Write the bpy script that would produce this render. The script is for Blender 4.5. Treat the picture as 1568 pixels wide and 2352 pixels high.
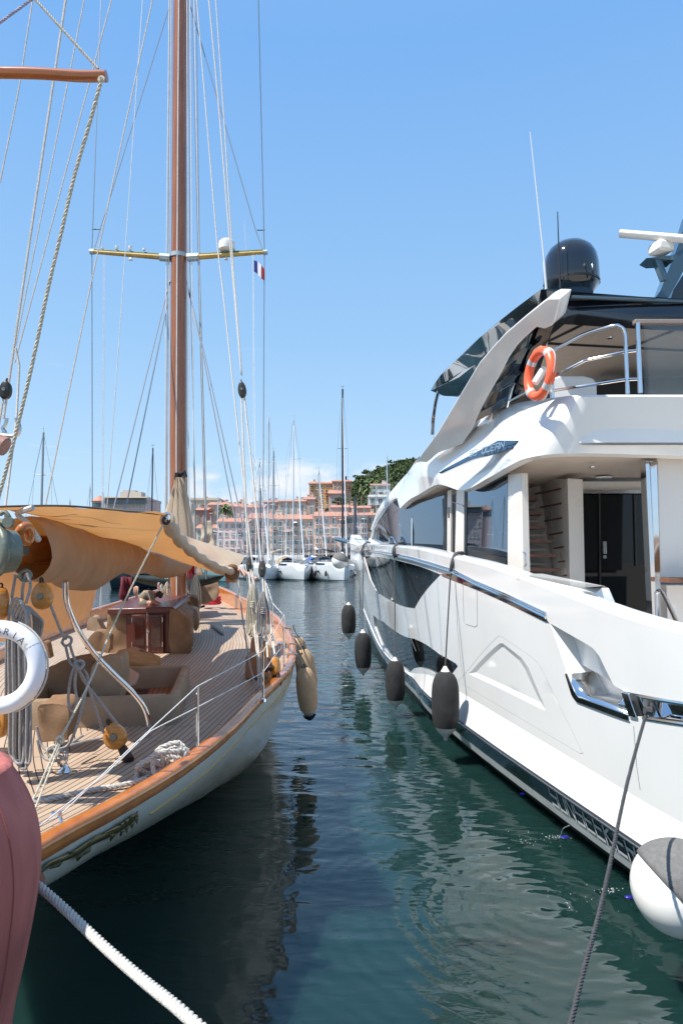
import bpy, bmesh, math, random
from mathutils import Vector, Matrix, noise, geometry
random.seed(7)
for o in list(bpy.data.objects): bpy.data.objects.remove(o)
SC = bpy.context.scene; COL = SC.collection
R = math.radians; V = Vector
# ---------------- camera, sky, sun, exposure ----------------
FPX = 1568.0; CAMZ = 3.0; TH = math.atan(99/1568)
cd = bpy.data.cameras.new('camera'); cam = bpy.data.objects.new('camera', cd); COL.objects.link(cam)
cam.location = (0, 0, CAMZ); cam.rotation_euler = (R(90)+TH, 0, 0)
cd.sensor_fit = 'HORIZONTAL'; cd.sensor_width = 36; cd.lens = 36.0; cd.clip_start = .05; cd.clip_end = 20000
SC.camera = cam
SUN_EL, SUN_AZ = 59.0, -117.0          # azimuth from +Y, clockwise seen from above (negative: to the left)
w = bpy.data.worlds.new('World'); SC.world = w; w.use_nodes = True
nt = w.node_tree; nt.nodes.clear()
out = nt.nodes.new('ShaderNodeOutputWorld'); bg = nt.nodes.new('ShaderNodeBackground')
sky = nt.nodes.new('ShaderNodeTexSky'); sky.sky_type = 'NISHITA'; sky.sun_disc = False
sky.sun_elevation = R(SUN_EL); sky.sun_rotation = R(SUN_AZ); sky.altitude = 0; sky.air_density = 1.0; sky.dust_density = .25; sky.ozone_density = 4.5
bg.inputs['Strength'].default_value = .14
def N(t, **k):
    n = nt.nodes.new(t)
    for a, b in k.items(): setattr(n, a, b)
    return n
def L(a, b): nt.links.new(a, b)
# clouds: cumulus bank low over the town, drifting wisps, all by sky direction
tc = N('ShaderNodeTexCoord'); sep = N('ShaderNodeSeparateXYZ'); L(tc.outputs['Generated'], sep.inputs[0])
mp = N('ShaderNodeMapping'); mp.inputs['Scale'].default_value = (9, 9, 17); mp.inputs['Location'].default_value = (.3, 0, .9); L(tc.outputs['Generated'], mp.inputs[0])
nz = N('ShaderNodeTexNoise'); nz.inputs['Scale'].default_value = 1.0; nz.inputs['Detail'].default_value = 9; nz.inputs['Roughness'].default_value = .58; L(mp.outputs[0], nz.inputs['Vector'])
def mr(src, a, b, c=0., d=1., smooth=True):
    m = N('ShaderNodeMapRange'); m.interpolation_type = 'SMOOTHSTEP' if smooth else 'LINEAR'
    L(src, m.inputs[0]); m.inputs[1].default_value = a; m.inputs[2].default_value = b; m.inputs[3].default_value = c; m.inputs[4].default_value = d
    return m.outputs[0]
def ma(op, a, b):
    m = N('ShaderNodeMath', operation=op)
    for i, q in enumerate((a, b)):
        if isinstance(q, (int, float)): m.inputs[i].default_value = q
        else: L(q, m.inputs[i])
    return m.outputs[0]
hgt = mr(sep.outputs['Z'], .06, .165, 1, 0, False)
thr = ma('SUBTRACT', ma('ADD', nz.outputs['Fac'], ma('MULTIPLY', hgt, .24)), .53)
mask = mr(thr, 0, .14)
az = ma('MULTIPLY', mr(sep.outputs['X'], -.27, -.19), mr(sep.outputs['Y'], .3, .6))
mask = ma('MULTIPLY', ma('MULTIPLY', mask, az), mr(sep.outputs['Z'], .155, .12))
mp2 = N('ShaderNodeMapping'); mp2.inputs['Scale'].default_value = (7, 7, 60); mp2.inputs['Location'].default_value = (2.2, 0, 4); L(tc.outputs['Generated'], mp2.inputs[0])
nz2 = N('ShaderNodeTexNoise'); nz2.inputs['Scale'].default_value = 1.0; nz2.inputs['Detail'].default_value = 5; L(mp2.outputs[0], nz2.inputs['Vector'])
wisp = ma('MULTIPLY', mr(nz2.outputs['Fac'], .66, .78), mr(sep.outputs['Z'], .32, .2))
mask = ma('MAXIMUM', mask, ma('MULTIPLY', wisp, .3))
# clear pale Mediterranean air: lift the physical sky towards the horizon's milky blue
rmp = N('ShaderNodeValToRGB'); L(sep.outputs['Z'], rmp.inputs[0]); e = rmp.color_ramp.elements
for p_, c_ in ((0, (.60, .78, 1)), (.12, (.52, .76, 1)), (.3, (.37, .65, 1)), (.62, (.22, .50, .97)), (.8, (.30, .56, .98)), (1, (.36, .62, 1))):
    q = e[0] if p_ == 0 else e[-1] if p_ == 1 else e.new(p_); q.color = (*c_, 1); q.position = p_
sc5 = N('ShaderNodeMix', data_type='RGBA', blend_type='MULTIPLY'); sc5.inputs[0].default_value = 1; L(rmp.outputs[0], sc5.inputs[6]); sc5.inputs[7].default_value = (4.5, 4.5, 4.5, 1)
skm = N('ShaderNodeMix', data_type='RGBA'); skm.inputs[0].default_value = .86; L(sky.outputs[0], skm.inputs[6]); L(sc5.outputs[2], skm.inputs[7])
mix = N('ShaderNodeMix', data_type='RGBA')
L(mask, mix.inputs[0]); L(skm.outputs[2], mix.inputs[6])
cl = N('ShaderNodeMix', data_type='RGBA'); L(mr(nz.outputs['Fac'], .45, .68), cl.inputs[0]); cl.inputs[6].default_value = (3.7, 4.15, 4.8, 1); cl.inputs[7].default_value = (4.6, 4.7, 4.85, 1)
L(cl.outputs[2], mix.inputs[7])
L(mix.outputs[2], bg.inputs[0]); L(bg.outputs[0], out.inputs[0])
sd = bpy.data.lights.new('sun', 'SUN'); so = bpy.data.objects.new('sun', sd); COL.objects.link(so)
sd.energy = 5.0; sd.angle = R(.53); sd.color = (1, .955, .88)
sdir = V((math.sin(R(SUN_AZ))*math.cos(R(SUN_EL)), math.cos(R(SUN_AZ))*math.cos(R(SUN_EL)), math.sin(R(SUN_EL))))
so.rotation_euler = (-sdir).to_track_quat('-Z', 'Y').to_euler(); so.location = (-20, 0, 40)
SC.view_settings.view_transform = 'Standard'; SC.view_settings.look = 'None'; SC.view_settings.exposure = .62; SC.view_settings.gamma = 1
# ---------------- measuring helpers: a sight line from the camera to a real distance or height ----------------
CS, SN = math.cos(TH), math.sin(TH)
def ray(px, py): a = px-784; b = 1176-py; return V((a, FPX*CS-b*SN, FPX*SN+b*CS))
def P(px, py, D): r = ray(px, py); return V((0, 0, CAMZ)) + r*(D/r.y)
def G(px, py, z): r = ray(px, py); return V((0, 0, CAMZ)) + r*((z-CAMZ)/r.z)
def proj(v):
    d = v-V((0, 0, CAMZ)); zc = d.y*CS+d.z*SN; u = -d.y*SN+d.z*CS
    return (784+FPX*d.x/zc, 1176-FPX*u/zc)
def lerp(a, b, t): return a+(b-a)*t
def cr(pts, t):
    n = len(pts)-1; t = max(0, min(n-1e-6, t)); i = int(t); f = t-i
    p1, p2 = pts[i], pts[i+1]; p0 = pts[i-1] if i > 0 else p1*2-p2; p3 = pts[i+2] if i+2 <= n else p2*2-p1
    return .5*((2*p1)+(p2-p0)*f+(2*p0-5*p1+4*p2-p3)*f*f+(3*p1-p0-3*p2+p3)*f**3)
def smooth(pts, k=6):
    pts = [V(p) for p in pts]
    if len(pts) < 3: return pts
    return [cr(pts, i/k) for i in range((len(pts)-1)*k+1)]
def PP(l, D=None): return [P(*(q if len(q) == 3 else (q[0], q[1], D))) for q in l]
# ---------------- mesh builder ----------------
class MB:
    def __init__(s): s.v = []; s.f = []; s.uv = None
    def add(s, vs, fs):
        k = len(s.v); s.v += [V(a) for a in vs]; s.f += [tuple(i+k for i in f) for f in fs]; return s
    def box(s, c, sz, rot=0, tilt=None):
        c = V(c); hx, hy, hz = sz[0]/2, sz[1]/2, sz[2]/2; m = Matrix.Rotation(rot, 3, 'Z')
        if tilt: m = m @ tilt
        vs = [c+m@V((x*hx, y*hy, z*hz)) for z in (-1, 1) for y in (-1, 1) for x in (-1, 1)]
        return s.add(vs, [(0, 2, 3, 1), (4, 5, 7, 6), (0, 1, 5, 4), (2, 6, 7, 3), (0, 4, 6, 2), (1, 3, 7, 5)])
    def grid(s, rows, close=False, rev=False):
        n = len(rows[0]); vs = [p for r in rows for p in r]; fs = []
        for i in range(len(rows)-1):
            for j in range(n if close else n-1):
                k = (j+1) % n; q = (i*n+j, i*n+k, (i+1)*n+k, (i+1)*n+j); fs.append(q[::-1] if rev else q)
        return s.add(vs, fs)
    def tube(s, pts, r, n=8, flat=1.0, caps=True):
        pts = [V(p) for p in pts]; m = len(pts); rs = r if isinstance(r, (list, tuple)) else [r]*m; rows = []
        t0 = (pts[1]-pts[0]).normalized(); up = V((0, 0, 1)) if abs(t0.z) < .9 else V((0, 1, 0)); nn = t0.cross(up).normalized()
        for i, p in enumerate(pts):
            t = (pts[min(i+1, m-1)]-pts[max(i-1, 0)])
            t = t.normalized() if t.length > 1e-9 else t0
            nn = (nn-t*nn.dot(t)); nn = nn.normalized() if nn.length > 1e-6 else t.orthogonal().normalized(); b = t.cross(nn)
            rows.append([p+(nn*math.cos(a)+b*math.sin(a)*flat)*rs[i] for a in [2*math.pi*j/n for j in range(n)]])
        k = len(s.v); s.grid(rows, close=True)
        if caps: s.f.append(tuple(k+j for j in range(n))[::-1]); s.f.append(tuple(k+(m-1)*n+j for j in range(n)))
        return s
    def rope(s, pts, r, pitch=7.0, n=5, strands=3):
        pts = [V(p) for p in pts]; d = [0]
        for a, b in zip(pts, pts[1:]): d.append(d[-1]+(b-a).length)
        Lg = d[-1]; step = r*pitch/8; m = max(4, int(Lg/step)); fr = []; j = 0; nn = (pts[1]-pts[0]).orthogonal().normalized()
        for i in range(m+1):
            q = Lg*i/m
            while j < len(d)-2 and d[j+1] < q: j += 1
            sg = (d[j+1]-d[j]) or 1; p = lerp(pts[j], pts[j+1], (q-d[j])/sg); t = (pts[j+1]-pts[j]).normalized()
            nn = (nn-t*nn.dot(t)).normalized(); fr.append((p, nn.copy(), t.cross(nn), q))
        for k in range(strands):
            ph = 2*math.pi*k/strands
            s.tube([p+(a*math.cos(ph+q/(r*pitch)*2*math.pi)+b*math.sin(ph+q/(r*pitch)*2*math.pi))*r*.55 for p, a, b, q in fr], r*.47, n, caps=False)
        return s
    def lathe(s, prof, c, axis=(0, 0, 1), n=24):
        c = V(c); ax = V(axis).normalized(); a = ax.orthogonal().normalized(); b = ax.cross(a)
        rows = [[c+ax*z+(a*math.cos(t)+b*math.sin(t))*max(r, 1e-4) for t in [2*math.pi*j/n for j in range(n)]] for r, z in prof]
        return s.grid(rows, close=True)
    def plate(s, pts, vec):
        """a board of real thickness: pts = outline (3D), vec = thickness vector"""
        pts = [V(p) for p in pts]; vec = V(vec); n = len(pts)
        tri = geometry.tessellate_polygon([[V((*proj(p), 0)) for p in pts]])
        k = len(s.v); s.v += pts+[p+vec for p in pts]
        for t in tri: s.f.append(tuple(k+i for i in t)); s.f.append(tuple(k+n+i for i in t[::-1]))
        for i in range(n): j = (i+1) % n; s.f.append((k+i, k+j, k+n+j, k+n+i))
        return s
    def torus(s, c, Rr, r, ax=(0, 0, 1), n=40, m=12, ux=None, sx=1.0):
        c = V(c); ax = V(ax).normalized(); a = (V(ux) if ux else ax.orthogonal()).normalized(); a = (a-ax*a.dot(ax)).normalized(); b = ax.cross(a); rows = []
        for i in range(n):
            t = 2*math.pi*i/n; d = a*math.cos(t)*sx+b*math.sin(t)
            rows.append([c+d*Rr+(d*math.cos(u)+ax*math.sin(u))*r for u in [2*math.pi*j/m for j in range(m)]])
        rows.append(rows[0]); return s.grid(rows, close=True)
    def xf(s, m): s.v = [m@p for p in s.v]; return s
LOC = {}
def O(name, mb, mat, parent=None, ang=38, solid=0, bevel=0, base=None):
    me = bpy.data.meshes.new(name)
    if parent is not None: off = LOC[parent.name]
    elif base is not None: off = V(base)
    else:
        xs = [p.x for p in mb.v]; ys = [p.y for p in mb.v]; zs = [p.z for p in mb.v]
        off = V(((min(xs)+max(xs))/2, (min(ys)+max(ys))/2, min(zs)))
    me.from_pydata([p-off for p in mb.v], [], mb.f)
    if mb.uv:
        ul = me.uv_layers.new(name='UVMap')
        for lp in me.loops: ul.data[lp.index].uv = mb.uv[lp.vertex_index]
    bm = bmesh.new(); bm.from_mesh(me); bmesh.ops.recalc_face_normals(bm, faces=bm.faces); bm.to_mesh(me); bm.free()
    me.polygons.foreach_set('use_smooth', [True]*len(me.polygons)); me.set_sharp_from_angle(angle=R(ang))
    me.materials.append(mat); o = bpy.data.objects.new(name, me); COL.objects.link(o)
    if parent is not None: o.parent = parent
    else: o.location = off
    LOC[o.name] = off
    if solid: m = o.modifiers.new('s', 'SOLIDIFY'); m.thickness = solid; m.offset = 0
    if bevel: m = o.modifiers.new('b', 'BEVEL'); m.width = bevel; m.segments = 2; m.limit_method = 'ANGLE'; m.angle_limit = R(35)
    return o
def E(name, loc, label, cat, group=None):
    o = bpy.data.objects.new(name, None); COL.objects.link(o); o.location = loc; o.empty_display_size = .2; LOC[o.name] = V(loc)
    return T(o, label, cat, group)
def T(o, label, cat, group=None, kind=None):
    o['label'] = label; o['category'] = cat
    if group: o['group'] = group
    if kind: o['kind'] = kind
    return o
def ST(o, label=None, kind='structure'):
    o['kind'] = kind
    if label: o['label'] = label; o['category'] = o.name.split('.')[0].replace('_', ' ')
    return o
def tree_copy(o, parent=None):
    c = o.copy(); COL.objects.link(c)
    if parent: c.parent = parent
    LOC[c.name] = LOC[o.name]
    for ch in list(o.children): tree_copy(ch, c)
    return c
# ---------------- materials ----------------
MM = {}
def mat(name, col, rough=.5, metal=0., var=.08, vs=6., bump=0., bs=40., coat=0., spec=.5, ior=1.5, stretch=(1, 1, 1), trans=0., transcol=None, emit=None, col2=None, det=4, alpha=1., tgl=0.):
    m = bpy.data.materials.new(name); m.use_nodes = True; t = m.node_tree; b = t.nodes['Principled BSDF']; MM[name] = m
    def n(k): return t.nodes.new(k)
    b.inputs['Roughness'].default_value = rough; b.inputs['Metallic'].default_value = metal; b.inputs['Coat Weight'].default_value = coat; b.inputs['Coat Roughness'].default_value = .04
    b.inputs['IOR'].default_value = ior; b.inputs['Specular IOR Level'].default_value = spec; b.inputs['Transmission Weight'].default_value = tgl; b.inputs['Alpha'].default_value = alpha
    tc = n('ShaderNodeTexCoord'); mp = n('ShaderNodeMapping'); mp.inputs['Scale'].default_value = stretch; t.links.new(tc.outputs['Object'], mp.inputs[0])
    c1 = V(col); c2 = V(col2) if col2 else c1*(1-var); c1 = c1 if col2 else c1*(1+var)
    if var or col2:
        z = n('ShaderNodeTexNoise'); z.inputs['Scale'].default_value = vs; z.inputs['Detail'].default_value = det; t.links.new(mp.outputs[0], z.inputs['Vector'])
        mr = n('ShaderNodeMapRange'); mr.inputs[1].default_value = .3; mr.inputs[2].default_value = .7; t.links.new(z.outputs['Fac'], mr.inputs[0])
        mx = n('ShaderNodeMix'); mx.data_type = 'RGBA'; t.links.new(mr.outputs[0], mx.inputs[0]); mx.inputs[6].default_value = (*c1, 1); mx.inputs[7].default_value = (*c2, 1)
        t.links.new(mx.outputs[2], b.inputs['Base Color'])
        r2 = n('ShaderNodeMapRange'); t.links.new(z.outputs['Fac'], r2.inputs[0]); r2.inputs[1].default_value = .3; r2.inputs[2].default_value = .7; r2.inputs[3].default_value = rough*.85; r2.inputs[4].default_value = min(1, rough*1.2); t.links.new(r2.outputs[0], b.inputs['Roughness'])
    else: b.inputs['Base Color'].default_value = (*col, 1)
    if bump:
        z2 = n('ShaderNodeTexNoise'); z2.inputs['Scale'].default_value = bs; z2.inputs['Detail'].default_value = 3; t.links.new(mp.outputs[0], z2.inputs['Vector'])
        bp = n('ShaderNodeBump'); bp.inputs['Strength'].default_value = bump; bp.inputs['Distance'].default_value = .01; t.links.new(z2.outputs['Fac'], bp.inputs['Height']); t.links.new(bp.outputs[0], b.inputs['Normal'])
    if trans:
        tr = n('ShaderNodeBsdfTranslucent'); tr.inputs[0].default_value = (*(transcol or col), 1); ms = n('ShaderNodeMixShader'); ms.inputs[0].default_value = trans
        t.links.new(b.outputs[0], ms.inputs[1]); t.links.new(tr.outputs[0], ms.inputs[2]); t.links.new(ms.outputs[0], t.nodes['Material Output'].inputs[0])
    if emit: b.inputs['Emission Color'].default_value = (*emit[0], 1); b.inputs['Emission Strength'].default_value = emit[1]
    return m
gel = mat('white_gelcoat', (.80, .80, .785), .14, coat=.7, var=.03, vs=1.1, bump=.03, bs=1.3)
gel2 = mat('ivory_gelcoat', (.74, .69, .63), .3, var=.02, vs=2, coat=.2)
beige = mat('beige_headliner', (.56, .46, .38), .6, var=.03)
blackg = mat('black_gloss', (.008, .009, .013), .07, coat=1, var=0)
blackm = mat('black_matt', (.012, .012, .014), .45, var=.2)
darkband = mat('black_hull_band', (.012, .014, .016), .12, var=.2, coat=.5)
greyband = mat('grey_boot_stripe', (.4, .43, .44), .25, var=.15)
antif = mat('black_antifouling', (.006, .008, .008), .5, var=.3)
chrome = mat('polished_steel', (.75, .76, .78), .06, 1, var=.02)
brushed = mat('brushed_steel', (.5, .5, .5), .25, 1, var=.1)
glass = mat('dark_mirror_glass', (.13, .19, .26), .015, 1, var=0)
glassd = mat('dark_window_glass', (.004, .005, .006), .012, 0, var=0, spec=.18, ior=1.5)
glassk = mat('black_door_glass', (.004, .005, .006), .05, 0, var=0, spec=.4)
glassc = mat('smoked_clear_glass', (.2, .24, .26), .01, 0, var=0, alpha=.2, spec=.35)
visor = mat('blue_black_visor', (.035, .075, .105), .06, .2, var=0, coat=1)
teakd = mat('brown_teak_tread', (.17, .075, .045), .45, var=.25, vs=20, stretch=(1, 6, 6))
varn = mat('varnished_mahogany', (.52, .17, .03), .2, coat=.45, var=.0, col2=(.34, .095, .018), vs=5, stretch=(3, 1.2, 3))
vmast = mat('varnished_spruce_mast', (.36, .13, .045), .22, coat=.6, col2=(.22, .07, .024), vs=3, stretch=(8, 8, .4))
redwood = mat('dark_red_mahogany', (.085, .016, .007), .4, coat=.12, var=.35, vs=8, stretch=(4, 4, .6))
woodblk = mat('ash_block_wood', (.60, .26, .05), .3, coat=.3, col2=(.38, .14, .022), vs=14, stretch=(1, 1, 5))
canvas = mat('tan_canvas', (.30, .205, .13), .85, var=.12, vs=4, bump=.25, bs=60)
canvasb = mat('brown_canvas', (.20, .115, .06), .85, var=.15, vs=5, bump=.25, bs=50)
sailc = mat('cream_sail_cloth', (.60, .50, .38), .8, var=.08, vs=3, bump=.3, bs=18, trans=.2, transcol=(.55, .33, .14))
awnm = mat('awning_cloth', (.60, .49, .36), .8, var=.05, vs=3, bump=.2, bs=14, trans=.2, transcol=(.95, .43, .12))
covm = mat('boom_cover_cloth', (.40, .255, .155), .85, var=.1, vs=3, bump=.3, bs=16, trans=.10, transcol=(.7, .3, .08))
rope_g = mat('grey_rope', (.30, .28, .265), .8, var=.18, vs=60, bump=.6, bs=250)
rope_w = mat('white_rope', (.54, .51, .46), .8, var=.14, vs=50, bump=.6, bs=250)
rope_t = mat('tan_hemp_rope', (.56, .51, .40), .8, var=.2, vs=70, bump=.6, bs=300)
rope_k = mat('charcoal_rope', (.055, .055, .06), .8, var=.25, vs=60, bump=.6, bs=250)
wire = mat('rigging_wire', (.24, .25, .27), .4, .6, var=.15)
wirew = mat('white_rigging_line', (.62, .62, .6), .6, var=.1)
hullc = mat('cream_hull_paint', (.58, .60, .56), .16, coat=.3, var=.03, vs=1.2)
gold = mat('gold_leaf', (.30, .25, .075), .45, .6, var=.3, vs=30)
fdark = mat('charcoal_fender_fabric', (.02, .02, .021), .9, var=.12, vs=6, bump=.2, bs=160)
fbeige = mat('beige_fender_fabric', (.40, .27, .165), .9, var=.12, vs=8, bump=.4, bs=120)
pvc = mat('translucent_pvc', (.5, .5, .5), .25, var=.1)
pvcw = mat('white_vinyl', (.78, .76, .72), .22, var=.06, vs=5)
greyfab = mat('grey_fabric', (.14, .137, .133), .92, var=.12, vs=30, bump=.4, bs=160)
redfab = mat('faded_red_canvas', (.42, .125, .105), .85, var=.18, vs=3, bump=1.0, bs=9, stretch=(3, 3, .5))
orange = mat('orange_buoy_plastic', (.85, .13, .05), .35, var=.05)
whiteb = mat('white_buoy_plastic', (.74, .76, .80), .35, var=.04, vs=3)
blackp = mat('black_paint', (.02, .02, .02), .5, var=0)
silver = mat('silver_tape', (.6, .6, .62), .3, .3, var=.1)
red = mat('red_vinyl', (.62, .015, .03), .3, var=.1)
maroon = mat('maroon_towel', (.11, .008, .016), .95, var=.2, bump=.6, bs=90)
greencl = mat('dark_green_cloth', (.012, .022, .02), .9, var=.2)
bronze = mat('green_bronze_casting', (.16, .175, .14), .42, .4, var=.2, vs=10, bump=.3, bs=40)
leather = mat('brown_leather', (.045, .02, .012), .7, var=.2, bump=.5, bs=90)
olive = mat('olive_varnish_spreader', (.50, .33, .10), .3, var=.2, coat=.5)
galv = mat('pale_blue_grey_metal', (.38, .44, .46), .4, .3, var=.1)
skin = mat('skin', (.45, .22, .14), .55, var=.05); khaki = mat('khaki_shirt', (.19, .16, .115), .9, var=.12, bump=.4, bs=60); shorts = mat('dark_olive_shorts', (.10, .095, .08), .9, var=.1); hair = mat('black_hair', (.012, .009, .008), .6, var=.2)
paper = mat('white_cloth', (.75, .74, .7), .9, var=.05)
paleblue = mat('pale_blue_plastic', (.35, .5, .8), .3, var=.05)
aluw = mat('white_alloy_mast', (.62, .64, .66), .35, .2, var=.05); alug = mat('grey_alloy_mast', (.36, .38, .38), .4, .3, var=.08); alud = mat('dark_carbon_mast', (.03, .032, .036), .35, var=.1)
# ---------------- water ----------------
def water_mat():
    m = bpy.data.materials.new('harbour_water'); m.use_nodes = True; t = m.node_tree; b = t.nodes['Principled BSDF']; l = t.links.new
    def n(k): return t.nodes.new(k)
    b.inputs['Roughness'].default_value = .015; b.inputs['IOR'].default_value = 1.5; b.inputs['Subsurface Weight'].default_value = 1; b.inputs['Subsurface Radius'].default_value = (.5, 1, .9); b.inputs['Subsurface Scale'].default_value = 1.2
    tc = n('ShaderNodeTexCoord'); z0 = n('ShaderNodeTexNoise'); z0.inputs['Scale'].default_value = .12; l(tc.outputs['Object'], z0.inputs['Vector'])
    mx = n('ShaderNodeMix'); mx.data_type = 'RGBA'; mx.inputs[6].default_value = (.004, .015, .011, 1); mx.inputs[7].default_value = (.010, .037, .036, 1); l(z0.outputs['Fac'], mx.inputs[0]); l(mx.outputs[2], b.inputs['Base Color'])
    hs = []
    for sc, st, rot, amp, d in ((1.1, (1, 1.9, 1), 12, 1.0, 1.5), (3.4, (1, 2.4, 1), -14, .17, 1.5), (9, (1, 2.0, 1), 22, .025, 1.0)):
        mp = n('ShaderNodeMapping'); mp.inputs['Scale'].default_value = st; mp.inputs['Rotation'].default_value = (0, 0, R(rot)); l(tc.outputs['Object'], mp.inputs[0])
        z = n('ShaderNodeTexNoise'); z.inputs['Scale'].default_value = sc; z.inputs['Detail'].default_value = d; z.inputs['Roughness'].default_value = .45; z.inputs['Distortion'].default_value = .5; l(mp.outputs[0], z.inputs['Vector'])
        a = n('ShaderNodeMath'); a.operation = 'MULTIPLY'; l(z.outputs['Fac'], a.inputs[0]); a.inputs[1].default_value = amp; hs.append(a.outputs[0])
    # ring ripples spreading from the water jet beside the motor yacht
    mp = n('ShaderNodeMapping'); mp.inputs['Location'].default_value = (-1.75, -6.0, 0); l(tc.outputs['Object'], mp.inputs[0])
    wv = n('ShaderNodeTexWave'); wv.wave_type = 'RINGS'; wv.rings_direction = 'Z'; wv.inputs['Scale'].default_value = 2.0; wv.inputs['Distortion'].default_value = 5.5; wv.inputs['Detail'].default_value = 2; wv.inputs['Detail Scale'].default_value = .8; l(mp.outputs[0], wv.inputs['Vector'])
    ln = n('ShaderNodeVectorMath'); ln.operation = 'LENGTH'; l(mp.outputs[0], ln.inputs[0]); fr = n('ShaderNodeMapRange'); l(ln.outputs['Value'], fr.inputs[0]); fr.inputs[1].default_value = .3; fr.inputs[2].default_value = 4.0; fr.inputs[3].default_value = .075; fr.inputs[4].default_value = 0
    a = n('ShaderNodeMath'); a.operation = 'MULTIPLY'; l(wv.outputs['Fac'], a.inputs[0]); l(fr.outputs[0], a.inputs[1]); hs.append(a.outputs[0])
    s = hs[0]
    for h in hs[1:]:
        ad = n('ShaderNodeMath'); l(s, ad.inputs[0]); l(h, ad.inputs[1]); s = ad.outputs[0]
    # wind patches: open water rougher than the sheltered slot
    sp = n('ShaderNodeSeparateXYZ'); l(tc.outputs['Object'], sp.inputs[0]); mr = n('ShaderNodeMapRange'); l(sp.outputs['Y'], mr.inputs[0]); mr.inputs[1].default_value = 5; mr.inputs[2].default_value = 30; mr.inputs[3].default_value = .032; mr.inputs[4].default_value = .05
    bp = n('ShaderNodeBump'); bp.inputs['Strength'].default_value = 1; l(mr.outputs[0], bp.inputs['Distance']); l(s, bp.inputs['Height']); l(bp.outputs[0], b.inputs['Normal'])
    return m
ST(O('water', MB().add([(-4000, -300, 0), (4000, -300, 0), (4000, 6000, 0), (-4000, 6000, 0), (-4000, -300, -9), (4000, -300, -9), (4000, 6000, -9), (-4000, 6000, -9)], [(0, 1, 2, 3), (7, 6, 5, 4), (0, 4, 5, 1), (1, 5, 6, 2), (2, 6, 7, 3), (3, 7, 4, 0)]), water_mat(), base=(0, 0, 0)))
ST(O('quay', MB().add([(-60, 1.0, -2), (60, 1.0, -2), (60, 1.0, 1.25), (-60, 1.0, 1.25), (60, -120, 1.25), (-60, -120, 1.25)], [(0, 1, 2, 3), (3, 2, 4, 5)]), mat('near_quay_paving', (.36, .32, .27), .9, var=.15, vs=.8)))
# ---------------- ruled surfaces that can be cut and covered ----------------
class Surf:
    def __init__(s, lo, hi, inward=V((1, .15, 0)), bulge=0.): s.lo = lo; s.hi = hi; s.n = len(lo)-1; s.inw = inward.normalized(); s.bulge = bulge; s.cache = None
    def at(s, t, v, off=0.):
        p = lerp(cr(s.lo, t), cr(s.hi, t), v)
        return p-s.inw*(off+s.bulge*4*v*(1-v))
    def hit(s, px, py):
        if s.cache is None: s.cache = [(t/6, v/8, *proj(s.at(t/6, v/8))) for t in range(s.n*6+1) for v in range(9)]
        t, v, _, _ = min(s.cache, key=lambda c: (c[2]-px)**2+(c[3]-py)**2)
        for _ in range(12):
            x, y = proj(s.at(t, v)); e = 1e-4; xt, yt = proj(s.at(t+e, v)); xv, yv = proj(s.at(t, v+e))
            a, b, c, d = (xt-x)/e, (xv-x)/e, (yt-y)/e, (yv-y)/e; det = a*d-b*c
            if abs(det) < 1e-9: break
            dx, dy = px-x, py-y; t += max(-.3, min(.3, (d*dx-b*dy)/det)); v += max(-.2, min(.2, (a*dy-c*dx)/det))
            t = max(0, min(s.n, t)); v = max(-.3, min(1.3, v))
        return (t, v)
    def poly(s, pts): return [s.hit(*p) for p in pts]
KV = 4.0
def inside(p, poly):
    c = False; n = len(poly); j = n-1
    for i in range(n):
        a, b = poly[i], poly[j]
        if (a[1] > p[1]) != (b[1] > p[1]) and p[0] < (b[0]-a[0])*(p[1]-a[1])/(b[1]-a[1])+a[0]: c = not c
        j = i
    return c
def densify(poly, st=.12):
    o = []
    for a, b in zip(poly, poly[1:]+poly[:1]):
        d = math.hypot(a[0]-b[0], (a[1]-b[1])*KV); k = max(1, int(d/st))
        o += [(lerp(a[0], b[0], i/k), lerp(a[1], b[1], i/k)) for i in range(k)]
    return o
def cut_mesh(s, outer, holes=(), off=0., nt=None, nv=10, offfn=None):
    """triangulated piece of the surface inside `outer` (t,v), without `holes`"""
    outer = densify(outer); holes = [densify(h) for h in holes]
    pts = []; edges = []
    for lp in [outer]+holes:
        k = len(pts); pts += [V((a, b*KV)) for a, b in lp]; edges += [(k+i, k+(i+1) % len(lp)) for i in range(len(lp))]
    t0, t1 = min(p[0] for p in outer), max(p[0] for p in outer); v0, v1 = min(p[1] for p in outer), max(p[1] for p in outer)
    nt = nt or max(3, int((t1-t0)*6))
    for i in range(1, nt):
        for j in range(1, nv):
            q = (lerp(t0, t1, i/nt), lerp(v0, v1, j/nv))
            if inside(q, outer) and not any(inside(q, h) for h in holes): pts.append(V((q[0], q[1]*KV)))
    vs, _, fs, *_ = geometry.delaunay_2d_cdt(pts, edges, [], 0, 1e-5)
    keep = []
    for f in fs:
        c = (sum(vs[i].x for i in f)/3, sum(vs[i].y for i in f)/3/KV)
        if inside(c, outer) and not any(inside(c, h) for h in holes): keep.append(tuple(f))
    return MB().add([s.at(v.x, v.y/KV, off if not offfn else offfn(v.x, v.y/KV)) for v in vs], keep)
def rim(s, poly, o0, o1):
    p = densify(poly); p = p+p[:1]
    return MB().grid([[s.at(a, b, o0) for a, b in p], [s.at(a, b, o1) for a, b in p]])
def onsurf(s, pts, off=0., k=1):
    tv = s.poly(pts); o = []
    for a, b in zip(tv, tv[1:]):
        m = max(2, int(6*abs(a[0]-b[0]))+1); o += [s.at(lerp(a[0], b[0], i/m), lerp(a[1], b[1], i/m), off) for i in range(m)]
    return o+[s.at(*tv[-1], off)]
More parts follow.
